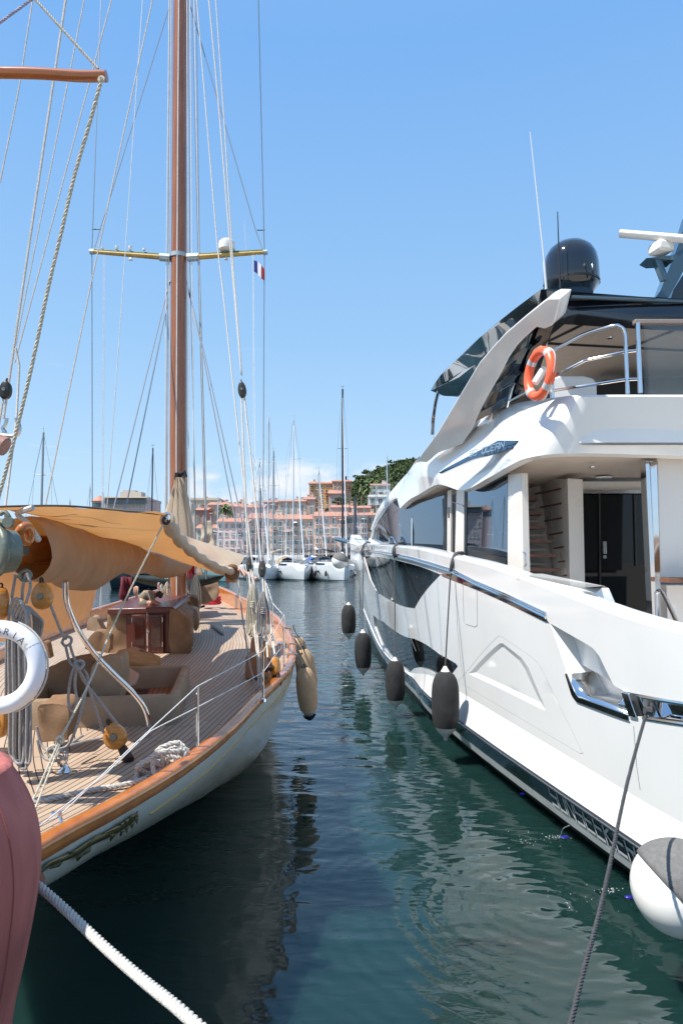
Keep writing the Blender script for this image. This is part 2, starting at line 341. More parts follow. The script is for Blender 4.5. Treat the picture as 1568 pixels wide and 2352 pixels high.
# ---------------- block lettering ----------------
GL = {'S': [[(1, 1), (0, 1), (0, .5), (1, .5), (1, 0), (0, 0)]], 'U': [[(0, 1), (0, 0), (1, 0), (1, 1)]], 'N': [[(0, 0), (0, 1), (1, 0), (1, 1)]],
      'E': [[(1, 1), (0, 1), (0, 0), (1, 0)], [(0, .5), (.85, .5)]], 'K': [[(0, 0), (0, 1)], [(1, 1), (.1, .5), (1, 0)]], 'R': [[(0, 0), (0, 1), (1, 1), (1, .5), (0, .5)], [(.45, .5), (1, 0)]],
      '9': [[(1, .5), (0, .5), (0, 1), (1, 1), (1, 0), (0, 0)]], '0': [[(0, 0), (0, 1), (1, 1), (1, 0), (0, 0)]], 'O': [[(0, 0), (0, 1), (1, 1), (1, 0), (0, 0)]], 'C': [[(1, 1), (0, 1), (0, 0), (1, 0)]], 'A': [[(0, 0), (0, 1), (1, 1), (1, 0)], [(0, .45), (1, .45)]], ' ': [], '-': [[(0, .5), (1, .5)]]}
def letters(txt, fn, th, gap=.35, slant=0.):
    """fn(u,w)->3D point, u 0..1 along the word, w 0..1 up"""
    mb = MB(); tot = len(txt)+(len(txt)-1)*gap
    for i, c in enumerate(txt):
        x0 = i*(1+gap)
        for st in GL[c]:
            for a, b in zip(st, st[1:]):
                dx, dy = b[0]-a[0], b[1]-a[1]; Ln = math.hypot(dx, dy); ux, uy = dx/Ln*th, dy/Ln*th; nx, ny = -uy, ux
                q = [(a[0]-ux+nx, a[1]-uy+ny), (b[0]+ux+nx, b[1]+uy+ny), (b[0]+ux-nx, b[1]+uy-ny), (a[0]-ux-nx, a[1]-uy-ny)]
                mb.add([fn((x0+x+slant*y)/tot, y) for x, y in q], [(0, 1, 2, 3)])
    return mb
# =====================================================================
#  WHITE MOTOR YACHT (right)
# =====================================================================
MY = E('motor_yacht', (6, 6, 0), 'large white flybridge motor yacht on the right with dark hull windows and a black hardtop', 'motor yacht')
YR = [4.5, 6, 7.5, 9, 10.4, 12.2, 14.2, 17, 20, 23, 27.6]
def XZ(l): return [V((x, y, z)) for y, (x, z) in zip(YR, l)]
Bl = [P(a, b, y) for (a, b), y in zip([(1735, 1500), (1437, 1421), (1245, 1348), (1115, 1301), (1033, 1280), (959, 1262), (905, 1256), (867, 1253), (840, 1252), (821, 1252), (803, 1248)], YR)]
Cl = [P(a, b, y) for (a, b), y in zip([(1790, 2015), (1484, 1845), (1284, 1726), (1150, 1646), (1060, 1592), (986, 1551), (936, 1543), (895, 1511), (868, 1475), (847, 1428)], YR)]+[P(834, 1396, 25.8)]
Wl = XZ([(3.08, 0), (2.83, 0), (2.54, 0), (2.26, 0), (2.02, 0), (1.77, 0), (1.52, 0), (1.29, 0), (1.15, 0), (1.09, 0)])+[V((1.07, 25, 0))]
Ol = XZ([(2.79, .55), (2.50, .55), (2.21, .555), (1.93, .56), (1.69, .57), (1.45, .59), (0, 0), (0, 0), (0, 0), (0, 0), (0, 0)][:6])
Ol += [V((1.375, 13.6, .60))]+[Cl[i]+V((-.02, 0, -.02)) for i in range(7, 11)]
Ol = [P(1735, 2110, 4.5)*0+Ol[0]]+Ol[1:]
SH = Surf(Cl, Bl, V((1, .17, 0)))
def band(lo, hi, a, b): return [lerp(p, q, a) for p, q in zip(lo, hi)], [lerp(p, q, b) for p, q in zip(lo, hi)]
win_up = SH.poly([(834, 1277), (870, 1279), (905, 1285), (960, 1300), (1012, 1320), (952, 1398), (866, 1363), (850, 1332)])
win_lo = SH.poly([(857, 1413), (880, 1428), (950, 1467), (1008, 1502), (1046, 1524), (1051, 1531), (1032, 1556), (1003, 1551), (965, 1533), (951, 1535), (939, 1546), (925, 1534), (899, 1512), (876, 1481), (860, 1440)])
cutp = SH.poly([(1263, 1432), (1349, 1481), (1362, 1490), (1376, 1508), (1390, 1537), (1408, 1573), (1432, 1588), (1500, 1601), (1568, 1612), (1640, 1624), (1640, 1676), (1568, 1666), (1485, 1652), (1444, 1640), (1327, 1600), (1319, 1586), (1302, 1547)])
outer = [(i/2, 0) for i in range(0, 2*SH.n)]+[(SH.n, 0), (SH.n, 1)]+[(i/2, 1) for i in range(2*SH.n-1, -1, -1)]
pan = SH.poly([(1051, 1566), (1144, 1461), (1150, 1461), (1221, 1510), (1234, 1522), (1243, 1536), (1256, 1560), (1339, 1732), (1330, 1731)])
sh = cut_mesh(SH, outer, [win_up, win_lo, cutp, pan], nv=12)
cut_rims = [rim(SH, win_up, 0, -.03), rim(SH, win_lo, 0, -.05), rim(SH, cutp, 0, -.34)]
for r_ in cut_rims: sh.add(r_.v, r_.f)
sh.add(*(lambda m: (m.v, m.f))(cut_mesh(SH, [(0, .1), (2.6, .1), (2.6, .98), (0, .98)], off=-.34)))
CC = V((.37, 27.5, 0)); CD = V((-.256, .966, 0)).normalized(); CN = V((CD.y, -CD.x, 0))
def mirror(p): d = (p-CC).dot(CN); return p-CN*2*d
def mir(mb): return MB().add([mirror(p) for p in mb.v], [f[::-1] for f in mb.f])
# terrace door: a sunk pressed panel in the topsides
def inset(poly, k, c=None):
    cx = sum(p[0] for p in poly)/len(poly); cy = sum(p[1] for p in poly)/len(poly); return [(lerp(p[0], cx, k), lerp(p[1], cy, k)) for p in poly]
pan_g = inset(pan, .006); r_ = rim(SH, pan, 0, -.012); sh.add(r_.v, r_.f)
O('hull', sh, gel, MY, ang=28)
pin = SH.poly([(1076, 1548), (1147, 1478), (1155, 1478), (1197, 1511), (1213, 1534), (1254, 1632), (1247, 1631)])
pin2 = SH.poly([(1090, 1545), (1149, 1487), (1153, 1487), (1188, 1517), (1202, 1538), (1236, 1612), (1230, 1611)])
dr = cut_mesh(SH, pan_g, [pin], off=0.0, nv=8); a_, b_ = densify(pin), densify(pin2)
n_ = 60
def resamp(poly, n):
    P_ = poly+poly[:1]; d = [0]
    for a, b in zip(P_, P_[1:]): d.append(d[-1]+math.hypot(a[0]-b[0], (a[1]-b[1])*KV))
    o = []; j = 0
    for i in range(n):
        q = d[-1]*i/n
        while d[j+1] < q: j += 1
        f = (q-d[j])/((d[j+1]-d[j]) or 1); o.append((lerp(P_[j][0], P_[j+1][0], f), lerp(P_[j][1], P_[j+1][1], f)))
    return o
def loft2(s, pa, oa, pb, ob):
    m = []
    for ea, eb in zip(zip(pa, pa[1:]+pa[:1]), zip(pb, pb[1:]+pb[:1])):
        for i in range(6): m.append((s.at(lerp(ea[0][0], ea[1][0], i/6), lerp(ea[0][1], ea[1][1], i/6), oa), s.at(lerp(eb[0][0], eb[1][0], i/6), lerp(eb[0][1], eb[1][1], i/6), ob)))
    m.append(m[0]); return MB().grid([[a for a, b in m], [b for a, b in m]])
q_ = loft2(SH, pin, 0, pin2, -.02); dr.add(q_.v, q_.f); q_ = cut_mesh(SH, pin2, off=-.02, nv=5); dr.add(q_.v, q_.f)
O('side_door', dr, gel, MY, ang=25)
O('hull_window', cut_mesh(SH, win_up, off=-.02), glassd, MY); O('hull_window', cut_mesh(SH, win_lo, off=-.035), glassd, MY)
gm = MB()
for pts in ([(1062, 1322), (1065, 1428), (1070, 1434), (1091, 1440), (1096, 1436), (1095, 1338)], [(1046, 1330), (1050, 1440), (1058, 1520), (1066, 1570)], [(929, 1418), (945, 1470), (955, 1496)], [(1455, 1668), (1462, 1760), (1470, 1815)]):
    gm.tube(onsurf(SH, pts, .001), .0035, 4)
O('panel_seam', gm, mat('seam_grey', (.22, .22, .23), .6, var=0), MY)
# lower hull bands, chine shelf, starboard side
keel = [p*1+V((.25, 0, -.5)) for p in Wl]
def strip(lo, hi, a, b, off=0.): 
    l, h = band(lo, hi, a, b); s = Surf(l, h, V((1, .17, 0))); return MB().grid([[s.at(t/6, v/3, off) for t in range(s.n*6+1)] for v in range(4)])
Ml = [V((lerp(o.x, w_.x, .30 if i < 6 else .6), o.y if i > 5 else o.y, lerp(w_.z, o.z, .40))) for i, (w_, o) in enumerate(zip(Wl, Ol))]
O('antifouling', strip(keel, Wl, 0, 1).add(*(lambda m: (m.v, m.f))(strip(Wl, Ml, 0, 1))), antif, MY)
O('boot_stripe', strip(Ml, Ol, 0, .30), greyband, MY)
O('hull_band', strip(Ml, Ol, .30, 1.0), darkband, MY)
shelf = strip(Ol, Cl, 0, .28).add(*(lambda m: (m.v, m.f))(strip([lerp(p, q, .28)+V((0, 0, .0)) for p, q in zip(Ol, Cl)], [lerp(p, q, .28)+V((.13*(1 if i < 6 else 0), 0, .10 if i < 6 else 0)) for i, (p, q) in enumerate(zip(Ol, Cl))], 0, 1)))
shelf = strip(Ol, Cl, 0, 1)
O('spray_shelf', shelf, gel, MY)
Os = Surf(Ol, Cl)
O('rubbing_strake', MB().tube([Os.at(t/6, 0, .02) for t in range(0, 37)], .026, 8), blackm, MY)
O('rubbing_strake', MB().tube([Os.at(t/6, 0, .045)+V((0, 0, .006)) for t in range(0, 37)], .011, 8), brushed, MY)
bandS = Surf(*band(Ml, Ol, .33, .97), V((1, .17, 0)))
u0 = bandS.hit(1207, 1888)[0]; u1 = bandS.hit(1502, 2028)[0]
LO_ = Surf(Wl, Ol, V((1, .17, 0)))
t0 = LO_.hit(1197, 1808)[0] if False else None
def tx(px, s): # station at which the strake stands at image column px
    return min((abs(proj(s.at(t/50, 1))[0]-px), t/50) for t in range(0, s.n*50))[1]
ta, tb = tx(1256, bandS), tx(1452, bandS)
O('hull_lettering', letters('SUNSEEKER', lambda u, w_: bandS.at(lerp(ta, tb, u), lerp(.04, .96, w_), .008), .075, .28), mat('silver_lettering', (.6, .62, .63), .4, .1, var=0), MY)
O('hull_starboard', mir(MB().grid([[SH.at(t/3, v/4) for t in range(SH.n*3+1)] for v in range(5)])).add(*(lambda m: (m.v, m.f))(mir(strip(Ol, Cl, 0, 1)))), gel, MY)
O('hull_starboard_band', mir(strip(keel, Wl, 0, 1)).add(*(lambda m: (m.v, m.f))(mir(strip(Wl, Ol, 0, 1)))), darkband, MY)
# sheer groove with chrome strip
def gr(px): 
    xs = [(800, 1262), (846, 1267), (907, 1276), (974, 1294), (1038, 1314), (1092, 1342), (1120, 1354), (1180, 1381), (1256, 1418)]
    return xs
gp = onsurf(SH, gr(0), .012)
O('sheer_strip', MB().tube(gp, .022, 8), chrome, MY); O('sheer_strip', MB().tube([p+V((0, 0, .045)) for p in onsurf(SH, gr(0), .008)], .012, 8), chrome, MY)
dkp = SH.poly([(1012, 1318), (1040, 1318), (1092, 1346), (1120, 1357), (1180, 1384), (1254, 1421), (1262, 1432), (1250, 1427), (1160, 1384), (1080, 1349), (1016, 1324)])
O('sheer_groove', cut_mesh(SH, dkp, off=.004, nv=3), blackg, MY)
# bulwark cap, inner face, decks
inn = V((1, .2, 0)).normalized()
K1 = [p+inn*(.05)+V((0, 0, .035)) for p in Bl[:-1]]+[Bl[-1]+V((0, 0, .02))]; K2 = [p+inn*.24+V((0, 0, .035)) for p in Bl[:-1]]+[Bl[-1]+V((0.02, -.02, .02))]; K3 = [p+inn*.26+V((0, 0, -.75)) for p in Bl[:-1]]+[Bl[-1]+V((0.02, -.1, -.7))]
rows = [[cr(l, t/6) for t in range(61)] for l in (Bl, K1, K2, K3)]
O('bulwark', MB().grid(rows), gel, MY, ang=50)
O('bulwark_starboard', mir(MB().grid(rows)), gel, MY, ang=50)
O('deck', MB().grid([[cr(K3, t/6) for t in range(61)], [mirror(cr(K3, t/6)) for t in range(61)]]), gel2, MY)
dm = MB().grid([[cr(Wl, 0)+V((0, .02, 0)), mirror(cr(Wl, 0))+V((0, .02, 0))], [cr(K3, 0), mirror(cr(K3, 0))]]); O('transom', dm, gel, MY)
# quarter opening: steel tray, bollard, bars
sf = lambda pts, off: [SH.at(*SH.hit(*p), off) for p in pts]
tr_o = sf([(1302, 1547), (1319, 1587), (1329, 1602), (1444, 1643), (1447, 1657), (1326, 1613), (1314, 1597), (1299, 1549)], .012)
O('mooring_tray', MB().plate(tr_o, SH.inw*.02), chrome, MY)
tl = sf([(1302, 1549), (1319, 1587), (1329, 1602), (1444, 1642)], .0); tm = MB().grid([tl, [p+SH.inw*.3+V((0, 0, .02)) for p in tl]]); O('mooring_tray', tm, chrome, MY, solid=.01)
bc = SH.at(*SH.hit(1412, 1618), -.13)
O('bollard', MB().lathe([(0, 0), (.085, 0), (.085, .02), (.07, .035), (.05, .05), (.025, .10), (.02, .16), (.022, .2), (.05, .215), (.05, .225), (0, .23)], bc-V((0, 0, .02))), chrome, MY)
O('bollard_rope', MB().torus(bc+V((.07, -.03, .05)), .05, .018, (.3, -.2, 1)).torus(bc+V((.08, -.03, .085)), .045, .018, (.2, -.3, 1)).torus(bc+V((.09, -.04, .02)), .055, .018, (.3, -.1, 1)), rope_k, MY)
O('fairlead', MB().plate(sf([(1430, 1590), (1446, 1593), (1466, 1650), (1448, 1646)], .02), SH.inw*.2), chrome, MY, bevel=.006)
O('fairlead', MB().plate(sf([(1462, 1597), (1470, 1599), (1492, 1650), (1480, 1650)], .01), SH.inw*.1), chrome, MY, bevel=.004)
for a in ([(1468, 1601), (1568, 1617), (1640, 1628)], [(1476, 1650), (1568, 1664), (1640, 1674)]):
    O('fairlead_bar', MB().tube(sf(a, -.01), .02, 8), chrome, MY)
O('fairlead_liner', cut_mesh(SH, SH.poly([(1468, 1604), (1640, 1631), (1640, 1670), (1486, 1648)]), off=-.10), chrome, MY)
# ---- superstructure ----
def patch(rows, D=None, sub=1):
    rr = []
    for r in rows:
        q = smooth(PP(r, D), sub) if sub > 1 else PP(r, D); rr.append(q)
    return MB().grid(rr)
Lp = [(918, 1168, 16.5), (938, 1149, 15.5), (961, 1136, 14.5), (1005, 1113, 13), (1061, 1126, 11.3), (1120, 1098, 10), (1170, 1069, 8.9), (1213, 1051, 8.25), (1290, 1042, 8.0), (1400, 1042, 8.0), (1568, 1047, 8.0), (1760, 1052, 8.0)]
Up = [(915, 1128, 17.2), (925, 1106, 16.8), (938, 1088, 16.0), (957, 1062, 14.6), (1055, 984, 12), (1110, 957, 10.8), (1167, 933, 9.6), (1291, 915, 8.05), (1340, 912, 7.75), (1420, 911, 7.7), (1568, 911, 7.7), (1760, 911, 7.7)]
U3, L3 = PP(Up), PP(Lp); inn2 = V((1, .2, 0)).normalized()
ax_ = [V((1, .2, 0)).normalized()]*7+[V((.8, .6, 0)).normalized()]+[V((0, 1, 0))]*4
md = [lerp(a, b, .5)-c*(.05 if i < 8 else .0) for i, (a, b, c) in enumerate(zip(U3, L3, ax_))]
top2 = [p+c*.16+V((0, 0, .03)) for p, c in zip(U3, ax_)]; top1 = [p+c*.03+V((0, 0, .03)) for p, c in zip(U3, ax_)]; top3 = [p+c*.17-V((0, 0, .5)) for p, c in zip(U3, ax_)]
under = [p+c*.12+V((0, 0, -.02)) for p, c in zip(L3, ax_)]
def sm_rows(rows, k=5): return [[cr(r, t/k) for t in range((len(r)-1)*k+1)] for r in rows]
O('flybridge_coaming', MB().grid([lr for lr in sm_rows([top3, top2, top1, U3, lerp and md, L3])]), gel, MY, ang=40)
O('overhang_lip', MB().grid(sm_rows([L3, under, [p+V((0, 0, .05)) for p in under]])), gel2, MY)
# cockpit ceiling (soffit) and fly deck
sof = [p+c*.11+V((0, 0, .03)) for p, c in zip(L3, ax_)]; farX = [V((max(7.5, p.x), max(p.y+.5, 8.3), 4.12)) if i > 6 else V((p.x+2.6-.1*i+1, p.y+.7, 4.2)) for i, p in enumerate(sof)]
farX = [V((p.x+3.2, p.y+.8, p.z)) for p in sof[:6]]+[V((6.5, 10.2, 4.16)), V((7, 9.6, 4.15)), V((7.5, 9.3, 4.15)), V((8, 9.2, 4.15)), V((8.6, 9.2, 4.15)), V((9.4, 9.2, 4.15))]
O('cockpit_ceiling', MB().grid([sof, [lerp(a, b, .5) for a, b in zip(sof, farX)], farX]), beige, MY)
cl_ = MB()
for a, b in ((1527, 1068), (1386, 1098)): c = G(a, b, 4.13); cl_.lathe([(0, 0), (.11, 0), (.12, .015)], c, (0, 0, 1), 24)
O('ceiling_speaker', cl_, gel, MY)
O('downlight', MB().lathe([(0, 0), (.035, 0), (.04, .01)], G(1359, 1074, 4.13), (0, 0, 1), 16), chrome, MY)
O('fly_deck', MB().grid([[p+V((0, 0, -.03)) for p in top3], [V((p.x+3.4, p.y+.9, p.z-.03)) for p in top3]]), gel2, MY)
# forward brow over the windscreen
S1 = [(852, 1215, 20.6), (860, 1190, 20.1), (871, 1165, 19.4), (892, 1136, 18.4), (920, 1103, 17.4), (948, 1072, 15.8), (962, 1048, 14.4)]
S2 = [(854, 1218, 20.4), (866, 1191, 19.8), (884, 1166, 18.8), (903, 1148, 18), (917, 1138, 17.3), (930, 1100, 16.6), (957, 1062, 14.6)]
s1, s2 = PP(S1), PP(S2)
O('windscreen_brow', MB().grid(sm_rows([[mirror(p) for p in s1], [lerp(p, mirror(p), .5)+V((0, 0, .12)) for p in s1], s1, [lerp(a, b, .5)+V((-.03, 0, .0)) for a, b in zip(s1, s2)], s2])), gel, MY, ang=50)
wsA = PP([(850, 1250, 20.8), (858, 1213, 20.35), (868, 1193, 19.6), (886, 1168, 18.6), (917, 1140, 17.2)]); wsB = PP([(850, 1252, 20.8), (872, 1252, 19.8), (890, 1252, 18.8), (906, 1252, 17.9), (923, 1252, 17.0)])
O('windscreen', MB().grid(sm_rows([wsA, wsB])), glass, MY)
O('windscreen_front', MB().grid([[lerp(p, mirror(p), t/6) for p in wsA[:3]] for t in range(7)]), glass, MY)
O('windscreen_frame', MB().tube(PP([(850, 1250, 20.75), (858, 1213, 20.3), (868, 1192, 19.55), (886, 1166, 18.5)]), .045, 6).add(*(lambda m: (m.v, m.f))(MB().plate(PP([(847, 1236, 20.7), (853, 1236, 20.7), (872, 1251, 19.5), (867, 1258, 19.5), (846, 1256, 20.7)]), V((.3, .1, 0))))), gel, MY)
def slabp(name, pts, vec, m, **k): return O(name, MB().plate(PP(pts), vec), m, MY, **k)
W2 = V((1, .25, 0))
slabp('salon_window', [(918, 1172, 17.0), (938, 1156, 16.4), (975, 1148, 15.2), (1026, 1134, 13.6), (1026, 1278, 13.6), (923, 1254, 17.0)], W2*.03, glass)
slabp('salon_mullion', [(965, 1168, 15.47), (978, 1166, 15.15), (978, 1266, 15.15), (965, 1263, 15.47)], V((-.01, 0, 0)), blackm)
slabp('salon_mullion', [(945, 1158, 16.1), (947, 1158, 16.0), (947, 1260, 16.0), (945, 1260, 16.1)], V((-.01, 0, 0)), mat('pale_mullion', (.45, .55, .6), .2, var=0))
slabp('salon_mullion', [(998, 1145, 14.45), (1001, 1145, 14.35), (1001, 1270, 14.35), (998, 1270, 14.45)], V((-.01, 0, 0)), MM['pale_mullion'])
slabp('window_frame', [(1021, 1134, 13.75), (1026, 1133, 13.6), (1026, 1278, 13.6), (1021, 1277, 13.75)], V((-.015, -.015, 0)), blackm)
slabp('door_frame', [(1027, 1128, 13.5), (1036, 1124, 13.2), (1034, 1285, 13.2), (1026, 1282, 13.5)], W2*.5, gel2)
slabp('door_recess', [(1033, 1120, 13.6), (1052, 1115, 13.2), (1050, 1300, 13.2), (1033, 1295, 13.6)], W2*.1, blackm)
slabp('salon_pillar', [(1048, 1120, 12.7), (1068, 1116, 12.1), (1067, 1300, 12.1), (1044, 1292, 12.7)], W2*.35, gel2)
slabp('window_frame', [(1067, 1110, 12.05), (1074, 1108, 11.9), (1071, 1302, 11.9), (1066, 1300, 12.05)], V((-.012, -.015, 0)), blackm)
slabp('salon_window', [(1071, 1112, 11.95), (1165, 1075, 9.75), (1166, 1312, 9.75), (1069, 1290, 11.95)], W2*.03, glass)
slabp('window_frame', [(1073, 1260, 11.88), (1163, 1282, 9.7), (1163, 1320, 9.7), (1073, 1295, 11.88)], V((-.008, 0, 0)), blackg)
O('window_track', MB().tube(PP([(1037, 1152, 13.2), (1064, 1162, 12.1)]), .012, 6).tube(PP([(1030, 1165, 13.3), (1030, 1190, 13.3)]), .02, 6), chrome, MY)
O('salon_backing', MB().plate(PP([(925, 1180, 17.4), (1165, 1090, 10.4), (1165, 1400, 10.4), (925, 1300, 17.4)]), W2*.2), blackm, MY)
slabp('salon_pillar', [(1166, 1090, 9.65), (1196, 1086, 9.0), (1202, 1340, 9.0), (1165, 1315, 9.65)], W2*.1, gel2, bevel=.01)
# stair alcove, door, mirror pillar
slabp('stair_wall', [(1194, 1084, 11.4), (1345, 1084, 10.6), (1345, 1430, 10.6), (1194, 1430, 11.4)], V((0, .1, 0)), gel2)
slabp('stair_wall', [(1303, 1098, 9.7), (1338, 1100, 9.7), (1344, 1385, 9.7), (1309, 1360, 9.7)], V((.05, .9, 0)), gel2, bevel=.012)
# right flank of the stair well receding behind that wall
slabp('stair_wall', [(1232, 1100, 11.3), (1304, 1100, 9.75), (1310, 1380, 9.75), (1262, 1380, 11.3)], V((.03, .1, 0)), gel2)
for i in range(7):
    y = 1108+i*32.6; x1 = 1224+i*10.7; z1 = 10.9-.17*i
    slabp('stair_tread', [(1195+i*.6, y, z1-.1), (x1, y+2, z1-.1), (x1, y+9, z1-.1), (1196+i*.6, y+9, z1-.1)], V((.06, .32, 0)), teakd, bevel=.006)
    xr = 1229+i*10.6; yl = y+24+i*-1.4
    slabp('stair_inlay', [(xr, yl+1, 11.0-.19*i), (1302+i*1.2, y+10+i*.9, 9.9), (1302+i*1.2, y+14+i*.9, 9.9), (xr, yl+5, 11.0-.19*i)], V((-.015, -.03, 0)), teakd)
    slabp('stair_riser', [(1197, y+22, 11.1), (x1-14, y+22, 11.1), (x1-4, y+10, 11.1), (x1-1, y+10, 11.1), (x1-9, y+27, 11.1), (1197, y+27, 11.1)], V((0, -.03, 0)), gel2)
O('grab_handle', MB().tube(smooth(PP([(1201, 1268, 8.95), (1206, 1274, 8.9), (1207, 1296, 8.9), (1203, 1302, 8.95)]), 5), .012, 8), chrome, MY)
slabp('door_header', [(1338, 1106, 10.2), (1500, 1106, 10.2), (1500, 1126, 10.2), (1338, 1126, 10.2)], V((0, .2, 0)), gel2)
slabp('door_track', [(1338, 1126, 10.15), (1500, 1125, 10.15), (1500, 1133, 10.15), (1338, 1133, 10.15)], V((0, .1, 0)), brushed)
O('sliding_door', MB().plate(PP([(1338, 1133, 10.3), (1500, 1132, 10.3), (1500, 1520, 10.3), (1338, 1520, 10.3)]), V((0, .03, 0))), glassk, MY)
O('door_stile', MB().plate(PP([(1374, 1134, 10.28), (1377, 1134, 10.28), (1380, 1500, 10.28), (1377, 1500, 10.28)]), V((0, -.02, 0))).plate(PP([(1455, 1134, 10.28), (1457, 1134, 10.28), (1461, 1300, 10.28), (1459, 1300, 10.28)]), V((0, -.02, 0))), mat('dark_bronze_frame', (.05, .045, .04), .3, var=0), MY)
O('door_handle', MB().box(P(1388, 1258, 10.2), (.05, .05, .19)).box(P(1388, 1279, 10.2), (.045, .04, .05)), brushed, MY, bevel=.008)
O('mirror_pillar', MB().plate(PP([(1482, 1058, 8.35), (1490, 1058, 8.35), (1512, 1462, 8.35), (1500, 1460, 8.35)]), V((.02, .2, 0))).plate(PP([(1490, 1058, 8.37), (1508, 1058, 8.3), (1516, 1330, 8.3), (1516, 1462, 8.3), (1503, 1462, 8.37)]), V((.0, .15, 0))), chrome, MY)
slabp('cockpit_wall', [(1509, 1052, 8.32), (1720, 1052, 8.32), (1720, 1326, 8.32), (1516, 1326, 8.32)], V((0, .2, 0)), gel2, bevel=.01)
slabp('wall_cap', [(1514, 1327, 8.3), (1720, 1327, 8.3), (1720, 1336, 8.3), (1514, 1337, 8.3)], V((0, -.25, 0)), teakd)
slabp('bar_cabinet', [(1530, 1345, 8.4), (1720, 1345, 8.4), (1720, 1500, 8.4), (1534, 1450, 8.4)], V((0, .2, 0)), gel2)
O('boarding_rail', MB().tube(smooth(PP([(1506, 1362, 7.5), (1513, 1358, 7.45), (1522, 1364, 7.3), (1545, 1410, 6.8), (1575, 1480, 6.2)]), 5), .022, 10).tube(smooth(PP([(1508, 1445, 7.5), (1514, 1442, 7.4), (1522, 1448, 7.2), (1538, 1480, 6.9)]), 5), .018, 10).tube(PP([(1506, 1362, 7.5), (1510, 1450, 7.5)]), .02, 8), chrome, MY)
slabp('cockpit_locker', [(1186, 1318, 8.15), (1322, 1347, 7.1), (1331, 1352, 7.0), (1346, 1387, 6.95), (1338, 1400, 6.95), (1240, 1358, 7.6), (1186, 1330, 8.1)], V((.35, .12, .0)), gel, bevel=.015)
# name plate
npz = [(a, b, c*.955) for a, b, c in [(1011, 1086, 12.25), (1024, 1077, 12.0), (1148, 1012, 9.75), (1193, 1012, 9.1), (1182, 1029, 9.25), (1090, 1055, 10.7), (1016, 1088, 12.2)]]
O('name_plate', MB().plate([p-inn2*.03 for p in PP(npz)], inn2*.06), glass, MY)
A0, A1, B0 = P(1090, 1053, 10.1), P(1170, 1032, 8.85), P(1093, 1043, 10.1)
hup = V((0, 0, .075))
O('name_lettering', letters('90 OCEAN', lambda u, w_: lerp(A0, A1, u)-inn2*.085+hup*w_+V((0, 0, .025)), .09, .35, .3), chrome, MY)
# flybridge arch and louvres
AO, AB = P(958, 1056, 13.4), P(1284, 686, 7.2); AN = (AB-AO).cross(P(1165, 935, 9.5)-AO).normalized()
def AP(px, py, off=0.):
    """point of the flat arch plane on a sight line, set off inboard by off"""
    r = ray(px, py); c = V((0, 0, CAMZ)); s_ = 1 if AN.x > 0 else -1; return c+r*((AO-c).dot(AN)/r.dot(AN))+AN*off*s_
def aplate(name, pts, o0, th, m, **k): s_ = 1 if AN.x > 0 else -1; return O(name, MB().plate([AP(*p, o0) for p in pts], AN*th*s_), m, MY, **k)
arch_pts = [(956, 1060), (1005, 993), (1053, 912), (1101, 832), (1128, 800), (1160, 765), (1205, 726), (1247, 692), (1262, 685), (1285, 686), (1273, 738), (1266, 748), (1250, 755), (1231, 751), (1205, 774), (1185, 795), (1168, 820), (1152, 852), (1110, 926), (1084, 984), (1060, 1020), (1006, 1040), (980, 1062)]
aplate('arch', arch_pts, 0, .20, gel, ang=40, bevel=.012)
aplate('arch_infill', [(1233, 752), (1252, 756), (1212, 880), (1196, 918), (1165, 936), (1120, 958), (1150, 890), (1204, 764)], .16, .03, blackg)
aplate('arch_backing', [(1176, 790), (1205, 764), (1150, 890), (1120, 960), (1062, 984), (1086, 922), (1136, 848)], .20, .03, gel2)
aplate('arch_glass', [(1205, 764), (1214, 764), (1182, 850), (1150, 940), (1117, 957), (1140, 890)], .10, .02, glass)
for a in ([(1128, 855), (1150, 836), (1202, 800), (1208, 804), (1202, 815), (1134, 858)], [(1087, 921), (1112, 898), (1176, 861), (1184, 866), (1176, 877), (1092, 925)], [(1055, 979), (1084, 955), (1155, 922), (1164, 925), (1156, 936), (1088, 972), (1066, 983)]):
    aplate('louvre', a, .02, .1, visor, bevel=.006)
# hardtop
rt = [(990, 893, 13.5), (1012, 861, 12.7), (1040, 833, 12.0), (1100, 776, 10.5), (1170, 718, 9.2), (1242, 664, 8.0)]
rv = [(989, 899, 13.5), (1012, 884, 13.0), (1053, 857, 12.4), (1109, 824, 11.1), (1208, 716, 9.2), (1240, 695, 8.4)]
T3, V3 = PP(rt), PP(rv)
O('hardtop', MB().grid(sm_rows([T3, V3])).grid([T3, [V((max(8.2, p.x+6.2), p.y+1.2, p.z+.04)) for p in T3]]), visor, MY, ang=20)
uv_ = [(989, 899, 12.7), (1018, 908, 12.6), (1053, 911, 12.3), (1095, 868, 11.2)]
slabp('hardtop_edge', [(989, 897, 13.45), (1010, 886, 13.1), (1054, 866, 12.5), (1105, 826, 11.3), (1108, 840, 11.4), (1060, 905, 13.0), (1052, 911, 13.1), (1018, 909, 13.4)], V((.1, .1, .06)), visor)
rb = PP([(1242, 664, 7.98), (1312, 664, 7.95), (1310, 676, 7.95), (1420, 678, 7.95), (1568, 686, 7.95), (1760, 694, 7.95), (1760, 738, 7.95), (1568, 728, 7.95), (1308, 712, 7.95), (1255, 757, 8.3), (1262, 742, 8.2), (1284, 690, 8.05), (1236, 700, 8.05)])
O('hardtop_rear', MB().plate(rb, V((.1, .5, .0))), blackg, MY)
O('hardtop_trim', MB().tube(PP([(1312, 682, 7.93), (1568, 692, 7.93), (1760, 700, 7.93)]), .025, 8), visor, MY)
zc = 5.93
rc = [G(1236, 742, zc), G(1295, 716, zc), G(1568, 730, zc), G(1800, 745, zc)]; rf = [V((2.75, 11.8, zc)), V((4.0, 12.4, zc)), V((6.5, 12.8, zc)), V((9, 13, zc))]
